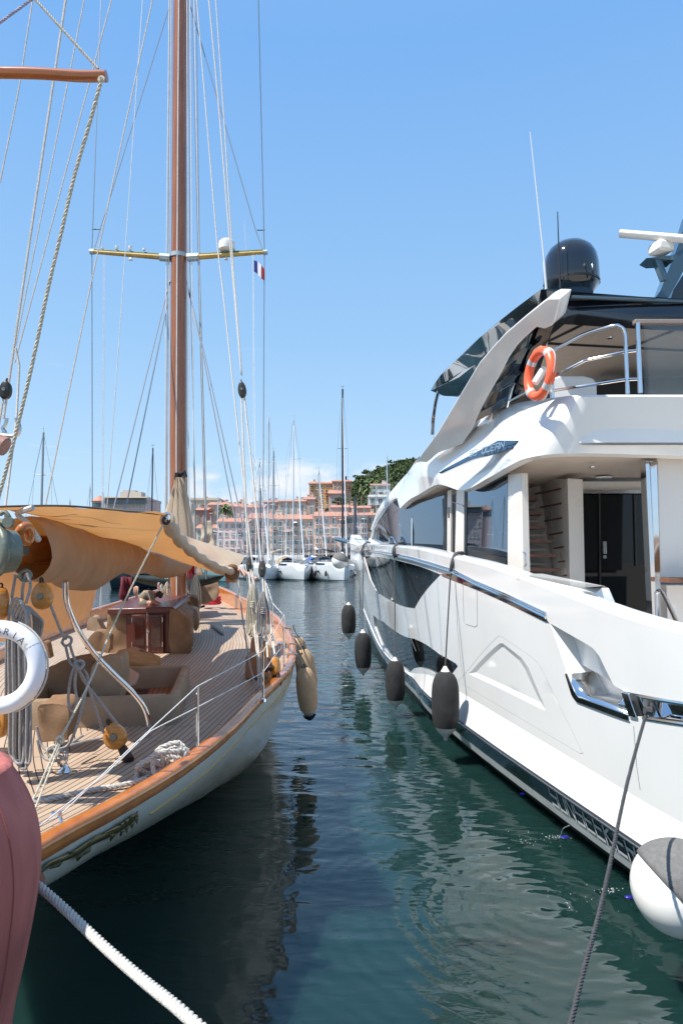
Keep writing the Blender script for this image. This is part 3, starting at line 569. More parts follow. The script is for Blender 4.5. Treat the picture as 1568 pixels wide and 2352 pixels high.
O('hardtop_ceiling', MB().grid([rc, rf]), beige, MY)
O('ceiling_batten', MB().tube([G(1385, 722, zc-.01), G(1225, 800, zc-.01)], .02, 4).tube([G(1215, 786, zc-.01), G(1640, 808, zc-.01)], .02, 4).tube([G(1568, 750, zc-.01), G(1440, 800, zc-.01)], .02, 4), blackm, MY)
for a, b in ((1288, 696), (1316, 739), (1242, 765), (1498, 745), (1400, 775)): O('downlight', MB().lathe([(0, -.012), (.035, -.012), (.045, 0)], G(a, b, zc-.005) if b > 720 else P(a, b, 7.93), (0, 0, 1), 14), chrome, MY)
O('flybridge_screen', MB().plate(PP([(1205, 808, 12.5), (1700, 800, 12.5), (1700, 930, 12.5), (1150, 930, 12.5)]), V((0, .1, 0))), mat('brown_grey_upholstery', (.20, .17, .155), .7, var=.1, vs=2), MY)  # plain dark brown-grey panel across the flybridge interior, for the seat backs
O('sofa', MB().plate(PP([(1365, 880, 10.5), (1390, 872, 10.5), (1500, 868, 10.5), (1700, 862, 10.5), (1700, 960, 10.5), (1365, 960, 10.5)]), V((0, .6, 0))).plate(PP([(1420, 820, 11.4), (1700, 810, 11.4), (1700, 900, 11.4), (1420, 900, 11.4)]), V((0, .2, 0))), blackm, MY, bevel=.04)
O('helm_console', MB().plate(PP([(1264, 870, 8.7), (1285, 862, 8.7), (1340, 862, 8.7), (1362, 868, 8.7), (1370, 880, 8.7), (1370, 925, 8.7), (1262, 925, 8.7)]), V((.15, .5, 0))), gel, MY, bevel=.03)
O('hardtop_strut', MB().tube(smooth(PP([(1006, 900, 12.6), (1000, 925, 12.8), (995, 960, 13.0), (993, 998, 13.1)]), 5), .035, 8), chrome, MY)
O('horn', MB().lathe([(.02, 0), (.03, .04), (.05, .06)], P(1003, 1009, 13.1), (-1, -.3, 0), 12), chrome, MY)
# rails and balustrade
cr_ = MB()
for a in ([(1287, 914, 8.25), (1281, 880, 8.25)],):
    pass
cr_.tube(smooth(PP([(1268, 806, 8.3), (1340, 768, 8.1), (1405, 749, 7.9), (1422, 749, 7.86), (1434, 762, 7.85), (1437, 800, 7.85), (1441, 905, 7.85)]), 6), .024, 10)
cr_.tube(PP([(1268, 866, 8.3), (1342, 828, 8.1), (1434, 808, 7.86), (1465, 804, 7.8)]), .018, 8)
cr_.tube(PP([(1268, 897, 8.3), (1432, 872, 7.86), (1465, 870, 7.8)]), .018, 8)
cr_.tube(PP([(1268, 806, 8.3), (1270, 914, 8.3)]), .018, 8)
cr_.tube(PP([(1464, 742, 7.8), (1470, 903, 7.8)]), .028, 10)
cr_.tube(PP([(1164, 935, 9.4), (1186, 860, 9.2), (1232, 832, 8.6)]), .02, 8).tube(PP([(1170, 920, 9.3), (1215, 895, 8.7)]), .014, 8)
O('guard_rail', cr_, chrome, MY)
O('cap_rail', MB().plate(PP([(1458, 732, 7.8), (1760, 732, 7.8), (1760, 742, 7.8), (1458, 742, 7.8)]), V((0, .08, 0))), mat('weathered_teak_cap', (.24, .19, .165), .5, var=.15, vs=20, stretch=(1, 8, 8)), MY, bevel=.008)
O('balustrade_glass', MB().plate(PP([(1477, 746, 7.82), (1760, 746, 7.82), (1760, 905, 7.82), (1480, 905, 7.82)]), V((0, .015, 0))), glassc, MY)
# foredeck fittings
slabp('bow_chock', [(802, 1246, 27.2), (806, 1228, 27.2), (811, 1230, 27), (815, 1238, 26.6), (830, 1250, 25.6), (822, 1254, 25.6), (806, 1254, 27)], V((.3, .2, 0)), gel, bevel=.02)
O('bow_rail', MB().tube(smooth(PP([(806, 1246, 27), (808, 1234, 27), (812, 1236, 26.9), (845, 1242, 23.5), (868, 1240, 21.5)]), 4), .022, 6), chrome, MY)
O('bow_rail', MB().tube(smooth(PP([(893, 1251, 17.6), (896, 1236, 17.6), (903, 1237, 17.3), (912, 1251, 17)]), 4), .03, 6), chrome, MY)
O('anchor_roller', MB().tube(PP([(772, 1238, 28.2), (800, 1245, 27.4)]), .09, 8), brushed, MY)
# satellite dome, antennas, radar: carried by the hardtop
O('dome', MB().lathe([(0, .71), (.1, .705), (.2, .67), (.28, .60), (.33, .5), (.35, .38), (.355, .2), (.345, .1), (.27, .0), (0, 0)], P(1312, 676, 8.75), (0, 0, 1), 40), blackg, MY)
O('dome_band', MB().lathe([(.358, .12), (.359, .15)], P(1312, 676, 8.75), (0, 0, 1), 40), blackm, MY)
O('whip_antenna', MB().tube(PP([(1254, 664, 8.2), (1249, 600, 8.2)]), .016, 8).tube(PP([(1250, 605, 8.2), (1217, 302, 8.2)]), [.011, .006], 8), aluw, MY)
O('whip_antenna', MB().tube(PP([(1286, 664, 8.1), (1283, 580, 8.1), (1280, 486, 8.1)]), [.014, .009, .006], 8), blackm, MY)
rd = MB().tube(PP([(1424, 536, 8.0), (1580, 549, 7.6)]), .062, 12, flat=.75)
O('radar_scanner', rd, pvcw, MY); O('radar_base', MB().box(P(1518, 570, 7.8), (.21, .22, .13), .2).box(P(1517, 558, 7.8), (.12, .12, .06), .2), pvcw, MY, bevel=.03)
slabp('radar_bracket', [(1484, 592, 7.9), (1545, 585, 7.7), (1568, 570, 7.7), (1568, 580, 7.7), (1548, 597, 7.7), (1500, 600, 7.9)], V((0, .2, 0)), visor)
slabp('radar_bracket', [(1504, 595, 7.8), (1520, 595, 7.8), (1535, 640, 7.8), (1522, 642, 7.8)], V((0, .08, 0)), visor)
slabp('mast_fin', [(1506, 681, 8.1), (1516, 668, 8.1), (1558, 560, 8.1), (1580, 490, 8.1), (1700, 490, 8.1), (1700, 560, 8.1), (1600, 570, 8.1), (1575, 612, 8.1), (1534, 684, 8.1)], V((0, .15, 0)), visor)
slabp('mast_fin', [(1546, 665, 8.3), (1570, 628, 8.3), (1700, 628, 8.3), (1700, 700, 8.3), (1540, 686, 8.3)], V((0, .1, 0)), blackg)
# orange buoy
def lifering(name, c, ax, Rr, r, m, label, ux=None, tapes=(.25, .75, 1.25, 1.75), tape=silver):
    root = E(name, c-V((0, 0, Rr+r)), label, 'lifebuoy'); O('ring', MB().torus(c, Rr, r, ax, 48, 16, ux), m, root)
    axn = V(ax).normalized(); a = (V(ux) if ux else axn.orthogonal()).normalized(); a = (a-axn*a.dot(axn)).normalized(); b = axn.cross(a)
    for q in tapes:
        rows = []
        for i in range(5):
            t = math.pi*q-.13+.26*i/4; d = a*math.cos(t)+b*math.sin(t); rows.append([c+d*Rr+(d*math.cos(u)+axn*math.sin(u))*(r*1.03) for u in [2*math.pi*j/14 for j in range(14)]])
        O('tape', MB().grid(rows, close=True), tape, root)
    return root, a, b, axn
c_ = P(1239, 858, 7.9); lr, a, b, axn = lifering('lifebuoy', c_, (-.93, -.22, .05), .265, .055, orange, 'orange ring lifebuoy with silver tapes hanging on the motor yacht upper rail', (0, 0, 1))
O('grab_line', MB().tube(smooth([c_+(a*math.cos(t)+b*math.sin(t))*(.33+.025*math.sin(4*t)) for t in [2*math.pi*i/16 for i in range(17)]], 3), .008, 6), rope_w, lr)
O('beacon_light', MB().tube(PP([(1228, 880, 8.0), (1250, 845, 8.0)]), .045, 10), pvcw, lr)
# =====================================================================
#  CLASSIC WOODEN SAILING YACHT (left)
# =====================================================================
SY = E('sailing_yacht', (-3.4, 12, 0), 'classic sailing yacht with teak deck, varnished mast and cream hull on the left', 'sailing yacht')
Rs = [(73, 1986, 1.6), (179, 1923, 1.57), (282, 1866, 1.54), (402, 1792, 1.5), (491, 1725, 1.5), (549, 1672, 1.5), (602, 1613, 1.5), (637, 1578, 1.5), (667, 1543, 1.5), (677, 1508, 1.5), (670, 1467, 1.5), (649, 1435, 1.55), (623, 1411, 1.6), (573, 1385, 1.7), (532, 1364, 1.8), (500, 1350, 1.9), (474, 1339, 2.0)]
RL = [G(-60, 2062, 1.63)]+[G(*p) for p in Rs]; RL.append(RL[-1]+V((-.62, 1.1, .10)))
BC, BD = V((-3.35, 13, 0)), V((-.157, .988, 0)).normalized(); BN = V((BD.y, -BD.x, 0))
def bc(p): d = p-BC; return d.dot(BD), d.dot(BN), p.z       # -> along, to starboard, height
def bw(s, l, z): q = BC+BD*s+BN*l; return V((q.x, q.y, z))
def hv(s): # half width and rail height at distance s along the centreline
    for a, b in zip(RB, RB[1:]):
        if a[0] <= s <= b[0]: f = (s-a[0])/(b[0]-a[0]); return lerp(a[1], b[1], f), lerp(a[2], b[2], f)
    return RB[0][1:] if s < RB[0][0] else RB[-1][1:]
RSm = smooth(RL, 5); RB = [bc(p) for p in RSm]; RB = [(s, max(l, .02), z+.06) for s, l, z in RB]
SS = [r[0] for r in RB]; S0, S1_ = SS[0], SS[-1]
def bulw(s): return lerp(.155, .39, max(0, min(1, (s+3)/10)))
def zb(s): # bottom of the hull on the centreline
    pts = [(-10.3, 1.36), (-9, 1.12), (-7.5, .72), (-6, .32), (-4.5, .0), (-3, -.45), (4, -.6), (8.5, -.2), (10, .5), (11.5, 1.5), (13, 2.0)]
    for a, b in zip(pts, pts[1:]):
        if s <= b[0]: f = max(0, (s-a[0])/(b[0]-a[0])); return lerp(a[1], b[1], f)
    return 2.0
def sect(s, l, zr, a):
    ex = lerp(.74, .5, max(0, min(1, (s+7.5)/3.5))); z = zr-.06-(zr-.06-min(zb(s), zr-.2))*math.sin(a)**1.45; return (l*max(0, math.cos(a))**ex, z)
def hullpt(k, a, side=1, off=0.):
    s, l, zr = RB[k]; x, z = sect(s, l-.01, zr, a); x2, z2 = sect(s, l-.01, zr, a+.02); n = V((-(z2-z), (x2-x))).normalized()
    p = bw(s, side*(x+n.x*off), z+n.y*off); return p
NA = 22
for side in (1, -1):
    O('hull', MB().grid([[hullpt(k, math.pi/2*i/NA, side) for i in range(NA+1)] for k in range(len(RB))]), hullc, SY)
tr0 = [hullpt(0, math.pi/2*i/NA, 1) for i in range(NA+1)]; tr1 = [hullpt(0, math.pi/2*i/NA, -1) for i in range(NA+1)]
O('transom', MB().grid([tr0, tr1]), hullc, SY)
# gold cove line, let into the topsides
def cove(k, d=.17): # angle at which the hull is d below the rail
    s, l, zr = RB[k]; a = 0
    while a < 1.5 and zr-.06-sect(s, l, zr, a)[1] < d: a += .001
    return a
k_c = min(range(len(RB)), key=lambda k: abs(proj(hullpt(k, cove(k)))[0]-336))
O('cove_line', MB().tube([hullpt(k, cove(k), 1, .002) for k in range(k_c, len(RB)-3)], .0062, 6), gold, SY)
HG = [(k, a/40, *proj(hullpt(k, a/40))) for k in range(0, 45) for a in range(2, 28)]
def hullhit(px, py, off=.008):
    best = sorted(HG, key=lambda c: (c[2]-px)**2+(c[3]-py)**2)[:1][0]; k0, a0 = best[0], best[1]
    def f(t, a): k = max(0, min(len(RB)-2, int(t))); return lerp(hullpt(k, a, 1, off), hullpt(k+1, a, 1, off), t-k)
    t, a = float(k0), a0
    for _ in range(10):
        x, y = proj(f(t, a)); xt, yt = proj(f(t+.01, a)); xv, yv = proj(f(t, a+.001)); A, B, C, D = (xt-x)/.01, (xv-x)/.001, (yt-y)/.01, (yv-y)/.001; det = A*D-B*C
        if abs(det) < 1e-9: break
        dx, dy = px-x, py-y; t += max(-1, min(1, (D*dx-B*dy)/det)); a += max(-.1, min(.1, (A*dy-C*dx)/det)); t = max(0, min(len(RB)-2, t)); a = max(.01, min(.95, a))
    return f(t, a)
# carved scroll at the stern quarter
def em(zx, zy): return (zx*.25635, 1435+zy*.25625)
spine = [em(*p) for p in ((370, 2225), (440, 2150), (600, 2085), (690, 2040), (800, 1965), (930, 1900), (1060, 1830), (1120, 1790), (1180, 1745), (1225, 1700))]
wid = [1.5, 7, 9, 9, 9, 10, 10, 9, 8, 3]
cm = MB(); up_, lo_ = [], []
for i, ((x, y), w_) in enumerate(zip(spine, wid)):
    up_.append((x-w_*.35, y-w_*.55)); lo_.append((x+w_*.35, y+w_*.55))
def ribb(u, l, off): return [hullhit(*p, off) for p in smooth2(u)], [hullhit(*p, off) for p in smooth2(l)]
def smooth2(l): return [(p.x, p.y) for p in smooth([V((a, b, 0)) for a, b in l], 4)]
ru, rl = ribb(up_, lo_, .02); cm.grid([[p for p in ru], rl])
for a, b, c in (((450, 2140), (600, 2060), (640, 2085)), ((620, 2060), (600, 2040), (700, 2030)), ((775, 1970), (850, 1905), (910, 1875)), ((900, 1885), (1000, 1855), (1060, 1815)), ((1060, 1800), (1062, 1770), (1100, 1800)), ((1110, 1790), (1120, 1750), (1150, 1775)), ((1150, 1770), (1165, 1705), (1190, 1740)), ((1190, 1735), (1235, 1672), (1232, 1720)), ((1080, 1840), (1075, 1900), (1110, 1850)), ((1120, 1830), (1130, 1870), (1160, 1800)), ((1160, 1800), (1180, 1830), (1210, 1760)), ((980, 1890), (990, 1945), (1040, 1870)), ((680, 2085), (690, 2125), (760, 2050)), ((720, 2080), (800, 2040), (820, 1990)), ((440, 2190), (530, 2170), (560, 2120)), ((1205, 1745), (1225, 1790), (1240, 1715))):
    q = [hullhit(*em(*p), .022) for p in (a, b, c)]; cm.add(q, [(0, 1, 2)])
O('carved_scroll', cm, mat('tarnished_gilding', (.13, .12, .05), .35, .5, var=.35, vs=30), SY, solid=.006)
# toe rail / bulwark, covering board, deck
def railrow(l_in, dz): return [bw(s, max(l-l_in, .0), zr+dz) for s, l, zr in RB]
def railrow_p(l_in, dz): return [bw(s, -max(l-l_in, .0), zr+dz) for s, l, zr in RB]
for rr in (railrow, railrow_p):
    rows = [rr(0, -.075), rr(-.02, -.05), rr(-.022, 0), rr(-.012, .018), rr(.05, .024), rr(.082, .016), rr(.09, -.005), rr(.092, -.03)]
    rows.append([bw(s, (1 if rr is railrow else -1)*max(l-.10, 0), zr-bulw(s)) for s, l, zr in RB])
    O('cap_rail', MB().grid(rows), varn, SY, ang=60)
O('cap_rail', MB().tube([bw(RB[0][0], l, RB[0][2]-.02) for l in [RB[0][1]*i/6 for i in range(-6, 7)]], .05, 8), varn, SY)
def deck_mat(nm, c1, c2):
    m = bpy.data.materials.new(nm); m.use_nodes = True; t = m.node_tree; b = t.nodes['Principled BSDF']; l = t.links.new
    def n(k): return t.nodes.new(k)
    def mth(op, a, bb=None, c=None):
        q = n('ShaderNodeMath'); q.operation = op
        for i, x in enumerate((a, bb, c)):
            if x is None: continue
            if isinstance(x, (int, float)): q.inputs[i].default_value = x
            else: l(x, q.inputs[i])
        return q.outputs[0]
    uv = n('ShaderNodeTexCoord'); sp = n('ShaderNodeSeparateXYZ'); l(uv.outputs['UV'], sp.inputs[0])
    pl = mth('DIVIDE', sp.outputs['X'], .056); fl = mth('FLOOR', pl); fr = mth('FRACT', pl); edge = mth('ABSOLUTE', mth('SUBTRACT', fr, .5)); seam = mth('GREATER_THAN', edge, .425)
    wn = n('ShaderNodeTexWhiteNoise'); wn.noise_dimensions = '1D'; l(fl, wn.inputs['W']); ln = mth('ADD', mth('DIVIDE', sp.outputs['Y'], 1.9), mth('MULTIPLY', wn.outputs['Value'], 7)); ln_f = mth('FRACT', ln); butt = mth('LESS_THAN', ln_f, .005)
    wn2 = n('ShaderNodeTexWhiteNoise'); wn2.noise_dimensions = '2D'; cb = n('ShaderNodeCombineXYZ'); l(fl, cb.inputs[0]); l(mth('FLOOR', ln), cb.inputs[1]); l(cb.outputs[0], wn2.inputs['Vector'])
    mp = n('ShaderNodeMapping'); mp.inputs['Scale'].default_value = (60, 3, 1); l(uv.outputs['UV'], mp.inputs[0]); nz = n('ShaderNodeTexNoise'); nz.inputs['Scale'].default_value = 1; nz.inputs['Detail'].default_value = 4; l(mp.outputs[0], nz.inputs['Vector'])
    nb = n('ShaderNodeTexNoise'); nb.inputs['Scale'].default_value = 1.3; nb.inputs['Detail'].default_value = 5; l(uv.outputs['Object'], nb.inputs['Vector'])
    f = mth('ADD', mth('MULTIPLY', wn2.outputs['Value'], .45), mth('ADD', mth('MULTIPLY', nz.outputs['Fac'], .45), mth('MULTIPLY', nb.outputs['Fac'], .35)))
    mx = n('ShaderNodeMix'); mx.data_type = 'RGBA'; l(mth('MULTIPLY', f, .8), mx.inputs[0]); mx.inputs[6].default_value = (*c1, 1); mx.inputs[7].default_value = (*c2, 1)
    m2 = n('ShaderNodeMix'); m2.data_type = 'RGBA'; l(mth('MAXIMUM', seam, butt), m2.inputs[0]); l(mx.outputs[2], m2.inputs[6]); m2.inputs[7].default_value = (.012, .01, .01, 1); l(m2.outputs[2], b.inputs['Base Color']); b.inputs['Roughness'].default_value = .62
    return m
teak = deck_mat('teak_planked_deck', (.48, .37, .275), (.29, .20, .135))
def dz_(s): _, zr = hv(s); return zr-bulw(s)
dk = MB(); dk.uv = []; rows = []; ny = 26
holes_deck = None
for k in range(len(RB)):
    s, l, zr = RB[k]; l = max(l-.09, .01); r = []
    for j in range(-ny, ny+1):
        x = l*j/ny; r.append(bw(s, x, zr-bulw(s)+.025*(1-(j/ny)**2))); dk.uv.append((l-abs(x), s))
    rows.append(r)
dk.grid(rows); O('deck', dk, teak, SY)
cbm = MB()
for sg in (1, -1): cbm.grid([[bw(s, sg*max(l-.09, 0), zr-bulw(s)+.006) for s, l, zr in RB], [bw(s, sg*max(l-.22, 0), zr-bulw(s)+.008) for s, l, zr in RB]])
O('covering_board', cbm, mat('weathered_covering_board', (.42, .27, .17), .4, var=.15, vs=6), SY)
# mast
mast_pts = [P(410, 1470, 16.0), P(410, 1380, 16), P(409, 1000, 16), P(410.5, 600, 16.0), P(412.5, 200, 16), P(415, -120, 16.0)]
MT = O('mast', MB().tube(mast_pts, [.20, .20, .198, .185, .172, .165], 28), vmast, SY)
O('mast_track', MB().tube([p+V((.005, -r, 0)) for p, r in zip(mast_pts[1:], [.20, .198, .185, .172, .165])], .014, 6), wirew, MT)
O('mast_band', MB().lathe([(.2, -.05), (.2, .05)], P(410, 588, 16), (0, 0, 1), 28), galv, MT)
for a, b in (((391, 592), (211, 578)), ((430, 592), (609, 579))):
    sp_ = O('spreader', MB().tube([P(*a, 15.95), P(*b, 15.9)], [.085, .055], 8, flat=.75), olive, MT); O('spreader_batten', MB().tube([P(a[0], a[1]-7, 15.93), P(b[0], b[1]-5, 15.9)], .028, 6), mat('green_paint'+str(a[0]), (.02, .12, .08), .5, var=.1), MT)
    O('spreader_end', MB().tube([P(b[0]-4, b[1], 15.9), P(b[0]+5, b[1], 15.9)], .065, 8), galv, MT); O('spreader_heel', MB().tube([P(a[0], a[1], 15.94), P(a[0]+(-24 if a[0] < 400 else 26), a[1]-2, 15.93)], .1, 8), galv, MT)
O('radar_dome', MB().lathe([(.0, .26), (.14, .25), (.19, .2), (.2, .1), (.19, .02), (0, 0)], P(521, 575, 15.9), (0, 0, 1), 24), pvcw, MT)
for x, y, h, r in ((235, 572, .05, .03), (268, 572, .08, .04), (299, 574, .1, .04), (331, 575, .05, .035)): O('sensor', MB().lathe([(r*.6, 0), (r, .3*h), (r, h), (0, h*1.15)], P(x, y, 15.9), (0, 0, 1), 10), pvcw, MT)
for x in (300, 519): O('deck_light', MB().lathe([(.02, 0), (.05, -.07), (0, -.08)], P(x, 590 if x < 400 else 589, 15.9), (0, 0, 1), 10), wirew, MT)
O('aerial', MB().tube(PP([(565, 574, 15.9), (561, 505, 15.9)]), .006, 5), wirew, MT)
# standing rigging
def L1(name, pts, r, m, parent=SY, sm=1): return O(name, MB().tube(smooth(PP(pts), sm) if sm > 1 else PP(pts), r, 6), m, parent)
for p in ([(232, -10, 16.6), (211, 576, 15.9), (212, 1165, 16.2), (206, 1420, 16.5)], [(593, -10, 15), (607, 576, 15.9), (605, 978, 15.5), (604, 1180, 14.6), (606, 1420, 13.6)],
          [(391, 8, 16), (230, 526, 16), (216, 574, 15.9)], [(437, 12, 16), (587, 528, 16), (602, 572, 15.9)]): L1('shroud', p, .011, wire)
O('shroud_link', MB().tube(PP([(211, 526, 16), (231, 526, 16)]), .012, 6), blackm, SY); O('shroud_link', MB().tube(PP([(590, 528, 16), (608, 528, 16)]), .012, 6), blackm, SY)
for p in ([(383, 672, 16), (264, 1155, 14.6), (238, 1270, 14.2), (205, 1418, 13.9)], [(387, 684, 16), (294, 1143, 14.8), (255, 1300, 14.4)], [(437, 684, 16), (463, 800, 15.4), (532, 1155, 13.5), (565, 1320, 12.6), (594, 1425, 12.2)], [(437, 684, 16), (464, 790, 15.4), (546, 1155, 13.5), (570, 1260, 13), (601, 1415, 12.6)]): L1('runner', p, .014, wire)
L1('shroud', [(383, 672, 16), (391, 645, 16.2)], .02, blackm); L1('shroud', [(437, 684, 16), (429, 645, 16.2)], .02, blackm)
for x0, x1, x2, m in ((441, 455, 470, wire), (445, 457, 472, wirew), (450, 458, 474, wire), (433, 436, 449, wire), (436, 441, 446, wirew), (389, 382, 379, wirew), (391, 386, 382, wire), (393, 388, 384, wirew), (429, 432, 434, wirew), (431, 430, 430, wire)):
    L1('halyard', [(x0, -20, 15.9), (x1, 600, 15.9), (x2, 1180, 15.9), (x2+1, 1330, 15.9)], .009 if m is wire else .012, m)
for p, r in (([(328, -10, 14), (282, 660, 14), (246, 1163, 14), (228, 1400, 14.5)], .009), ([(238, 586, 15.8), (234, 1155, 15.8), (232, 1400, 15.8)], .006), ([(241, 586, 15.8), (237, 1155, 15.8)], .006), ([(582, 585, 15.8), (586, 1115, 15.4), (588, 1300, 14)], .005), ([(580, 585, 15.8), (582, 1115, 15.4)], .005)): L1('flag_halyard', p, r, wirew)
for p, r in (([(352, -10, 9), (207, 660, 9), (105, 1159, 9)], .010), ([(258, -10, 7), (80, 660, 7), (34, 833, 7)], .008), ([(195, -10, 6.5), (62, 660, 6.5), (36, 793, 6.5)], .007), ([(152, -10, 5.4), (52, 660, 5.4), (8, 962, 5.4)], .011), ([(76, -10, 4.5), (44, 200, 4.5), (0, 419, 4.5)], .0055),
             ([(451, -10, 12), (499, 564, 11), (511, 660, 10.8), (562, 1135, 9.6), (579, 1290, 9.2), (600, 1585, 8.0)], .011), ([(479, -10, 11), (501, 226, 10.8), (530, 580, 10.3), (554, 858, 9.8)], .012), ([(495, -10, 11), (515, 282, 10.7), (536, 620, 10.2), (555, 862, 9.8)], .010)): L1('topping_lift', p, r, rope_w)
for p, r in (([(554, 912, 9.8), (566, 1205, 9.2), (569, 1270, 9.1)], .013), ([(561, 912, 9.8), (592, 1205, 9.2), (600, 1290, 9.0)], .013)): L1('backstay', p, r, rope_w)
# tackle falls coming down to the starboard rail
for p, r, m in (([(571, 1310, 9.1), (592, 1520, 8.3), (594, 1578, 8.0)], .012, rope_w), ([(576, 1312, 9.0), (607, 1440, 8.6), (613, 1490, 8.4)], .010, rope_w), ([(602, 1310, 9.0), (610, 1440, 8.6), (617, 1545, 8.0)], .011, rope_w), ([(606, 1318, 9.0), (622, 1440, 8.6), (632, 1512, 8.2)], .013, rope_w), ([(598, 1320, 9.0), (600, 1450, 8.8), (604, 1600, 7.4)], .012, brushed),
               ([(545, 1315, 11), (557, 1420, 9.6), (574, 1530, 8.5), (589, 1585, 7.8)], .011, rope_g), ([(566, 1265, 9.2), (580, 1335, 9), (590, 1430, 8.6)], .010, rope_g)): L1('tackle_fall', p, r, m)
def block(name, c, h, wd, thick, tilt, m, label, strap=True, face=None, up=None):
    """rope block: oval shell with a sheave pin; face = direction the flat side looks"""
    f = (V(face) if face else V((0, -1, 0))).normalized(); u = V((math.sin(tilt), 0, math.cos(tilt))) if up is None else V(up).normalized(); u = (u-f*u.dot(f)).normalized(); rgt = u.cross(f)
    root = E(name, c-V((0, 0, h/2)), label, 'pulley block', 'rope blocks of the classic yacht rigging'); n = 28; rows = []
    for k, (o, sc) in enumerate(((-.5, .0), (-.5, .82), (-.42, .95), (-.2, 1), (.2, 1), (.42, .95), (.5, .82), (.5, .0))):
        rows.append([c+f*(-o*thick)+(rgt*math.cos(t)*wd/2*(1-.12*math.sin(t))+u*math.sin(t)*h/2)*sc for t in [2*math.pi*j/n for j in range(n)]])
    O('shell', MB().grid(rows, close=True), m, root, ang=50)
    O('pin', MB().lathe([(0, .012), (wd*.14, .012), (wd*.17, .004), (wd*.17, -.01)], c+f*(thick*.5), f, 20), bronze, root)
    if strap and h < .3: O('strap', MB().torus(c+u*(h*.55), wd*.14, wd*.06, rgt, 16, 8), leather, root)
    return root, u
bA, _ = block('rope_block', P(97, 1369, 5.0), .20, .148, .07, -.08, woodblk, 'varnished oval wooden block hanging under the covered boom')
bB, uB = block('rope_block', P(264, 1691, 5.35), .205, .175, .07, -.45, woodblk, 'varnished wooden block leaning on the teak deck beside the curved steel rail')
O('leather_tail', MB().tube([P(279, 1716, 5.35), P(288, 1732, 5.35), P(297, 1748, 5.3)], [.032, .04, .04], 10), leather, bB)
block('rope_block', P(0, 1386, 4.9), .23, .11, .09, .0, woodblk, 'varnished wooden block cut by the left edge, level with the hanging block', face=(-.5, -.9, 0))
block('rope_block', P(6, 1655, 4.9), .24, .1, .08, .1, woodblk, 'yellow varnished wooden block below the white ring buoy', face=(-.3, -1, 0))
block('rope_block', P(13, 896, 5.4), .15, .09, .06, .1, blackm, 'small dark block on the white lines high at the left edge')
block('rope_block', P(556, 895, 9.8), .24, .12, .1, -.1, mat('dark_block_shell', (.035, .035, .025), .35, var=.2), 'dark block high up where two white lines meet, right of the mast')
gb = mat('grey_block_shell', (.06, .055, .05), .5, var=.2)
block('rope_block', P(572, 1296, 9.1), .21, .075, .06, 0, gb, 'grey block on the left hand white tackle level with the awning tip')
block('rope_block', P(602, 1306, 8.95), .23, .10, .07, 0, gb, 'big grey block on the right hand white tackle over the starboard rail')
for (x, y, h, wd, tl, lb) in ((616, 1556, .26, .13, -.1, 'orange wooden block nearest the camera on the starboard rail'), (632, 1530, .22, .11, -.1, 'orange wooden block with a dark leather strop, rightmost at the starboard rail'), (610, 1497, .20, .13, -.1, 'orange wooden block behind the canvas covered boxes at the starboard rail')):
    r_, u_ = block('rope_block', P(x, y, 8.1 if y > 1500 else 8.6), h, wd, .09, tl, woodblk, lb, face=(-.5, -1, .1)); c_ = P(x+3, y+26 if y > 1500 else y+22, 8.1)
    O('leather_tail', MB().tube([P(x+2, y+18, 8.1), P(x+6, y+42, 8.0)], [.045, .05], 8), leather, r_)
# stanchions and lifelines
def stan(px, yt, yb, D):
    O('stanchion', MB().tube([P(px, yb, D), P(px, yt, D)], [.011, .009], 8).lathe([(.03, 0), (.03, .03), (.015, .04)], P(px, yb, D), (0, 0, 1), 10), chrome, SY)
stan(453, 1578, 1732, 5.15); stan(604, 1496, 1612, 6.95); stan(652, 1414, 1545, 8.9); stan(626, 1386, 1440, 13.0)
ll = MB(); low = MB()
ll.tube(PP([(60, 1905, 3.6), (134, 1877, 3.9), (300, 1718, 4.6), (453, 1577, 5.15), (604, 1496, 6.95), (652, 1414, 8.9), (626, 1386, 13), (612, 1340, 16)]), [.004, .004, .004, .004, .004, .004, .006, .007], 6)
low.tube(PP([(66, 1918, 3.5), (245, 1776, 4.3), (345, 1680, 4.8), (453, 1625, 5.15), (604, 1545, 6.95), (652, 1478, 8.9)]), .004, 6)
O('lifeline', ll, wirew, SY); O('lifeline', low, wirew, SY)
O('deck_cleat', MB().tube(smooth(PP([(118, 1868, 3.9), (134, 1872, 3.9), (141, 1885, 3.85), (138, 1902, 3.8)]), 4), [.01]*13, 6).lathe([(0, .03), (.02, .02), (.02, 0)], P(134, 1874, 3.9), (0, 0, 1), 12), chrome, SY)
# stainless boom crutch rail
O('crutch_rail', MB().tube(smooth(PP([(150, 1335, 5.4), (154, 1386, 5.5), (179, 1447, 5.6), (218, 1503, 5.75), (258, 1545, 5.85), (306, 1592, 5.95), (330, 1624, 6.0), (341, 1658, 6.03), (343, 1700, 6.05)]), 6), .022, 14).lathe([(.045, 0), (.045, .012), (.022, .015)], G(343, 1700, 1.375), (0, 0, 1), 16), chrome, SY)
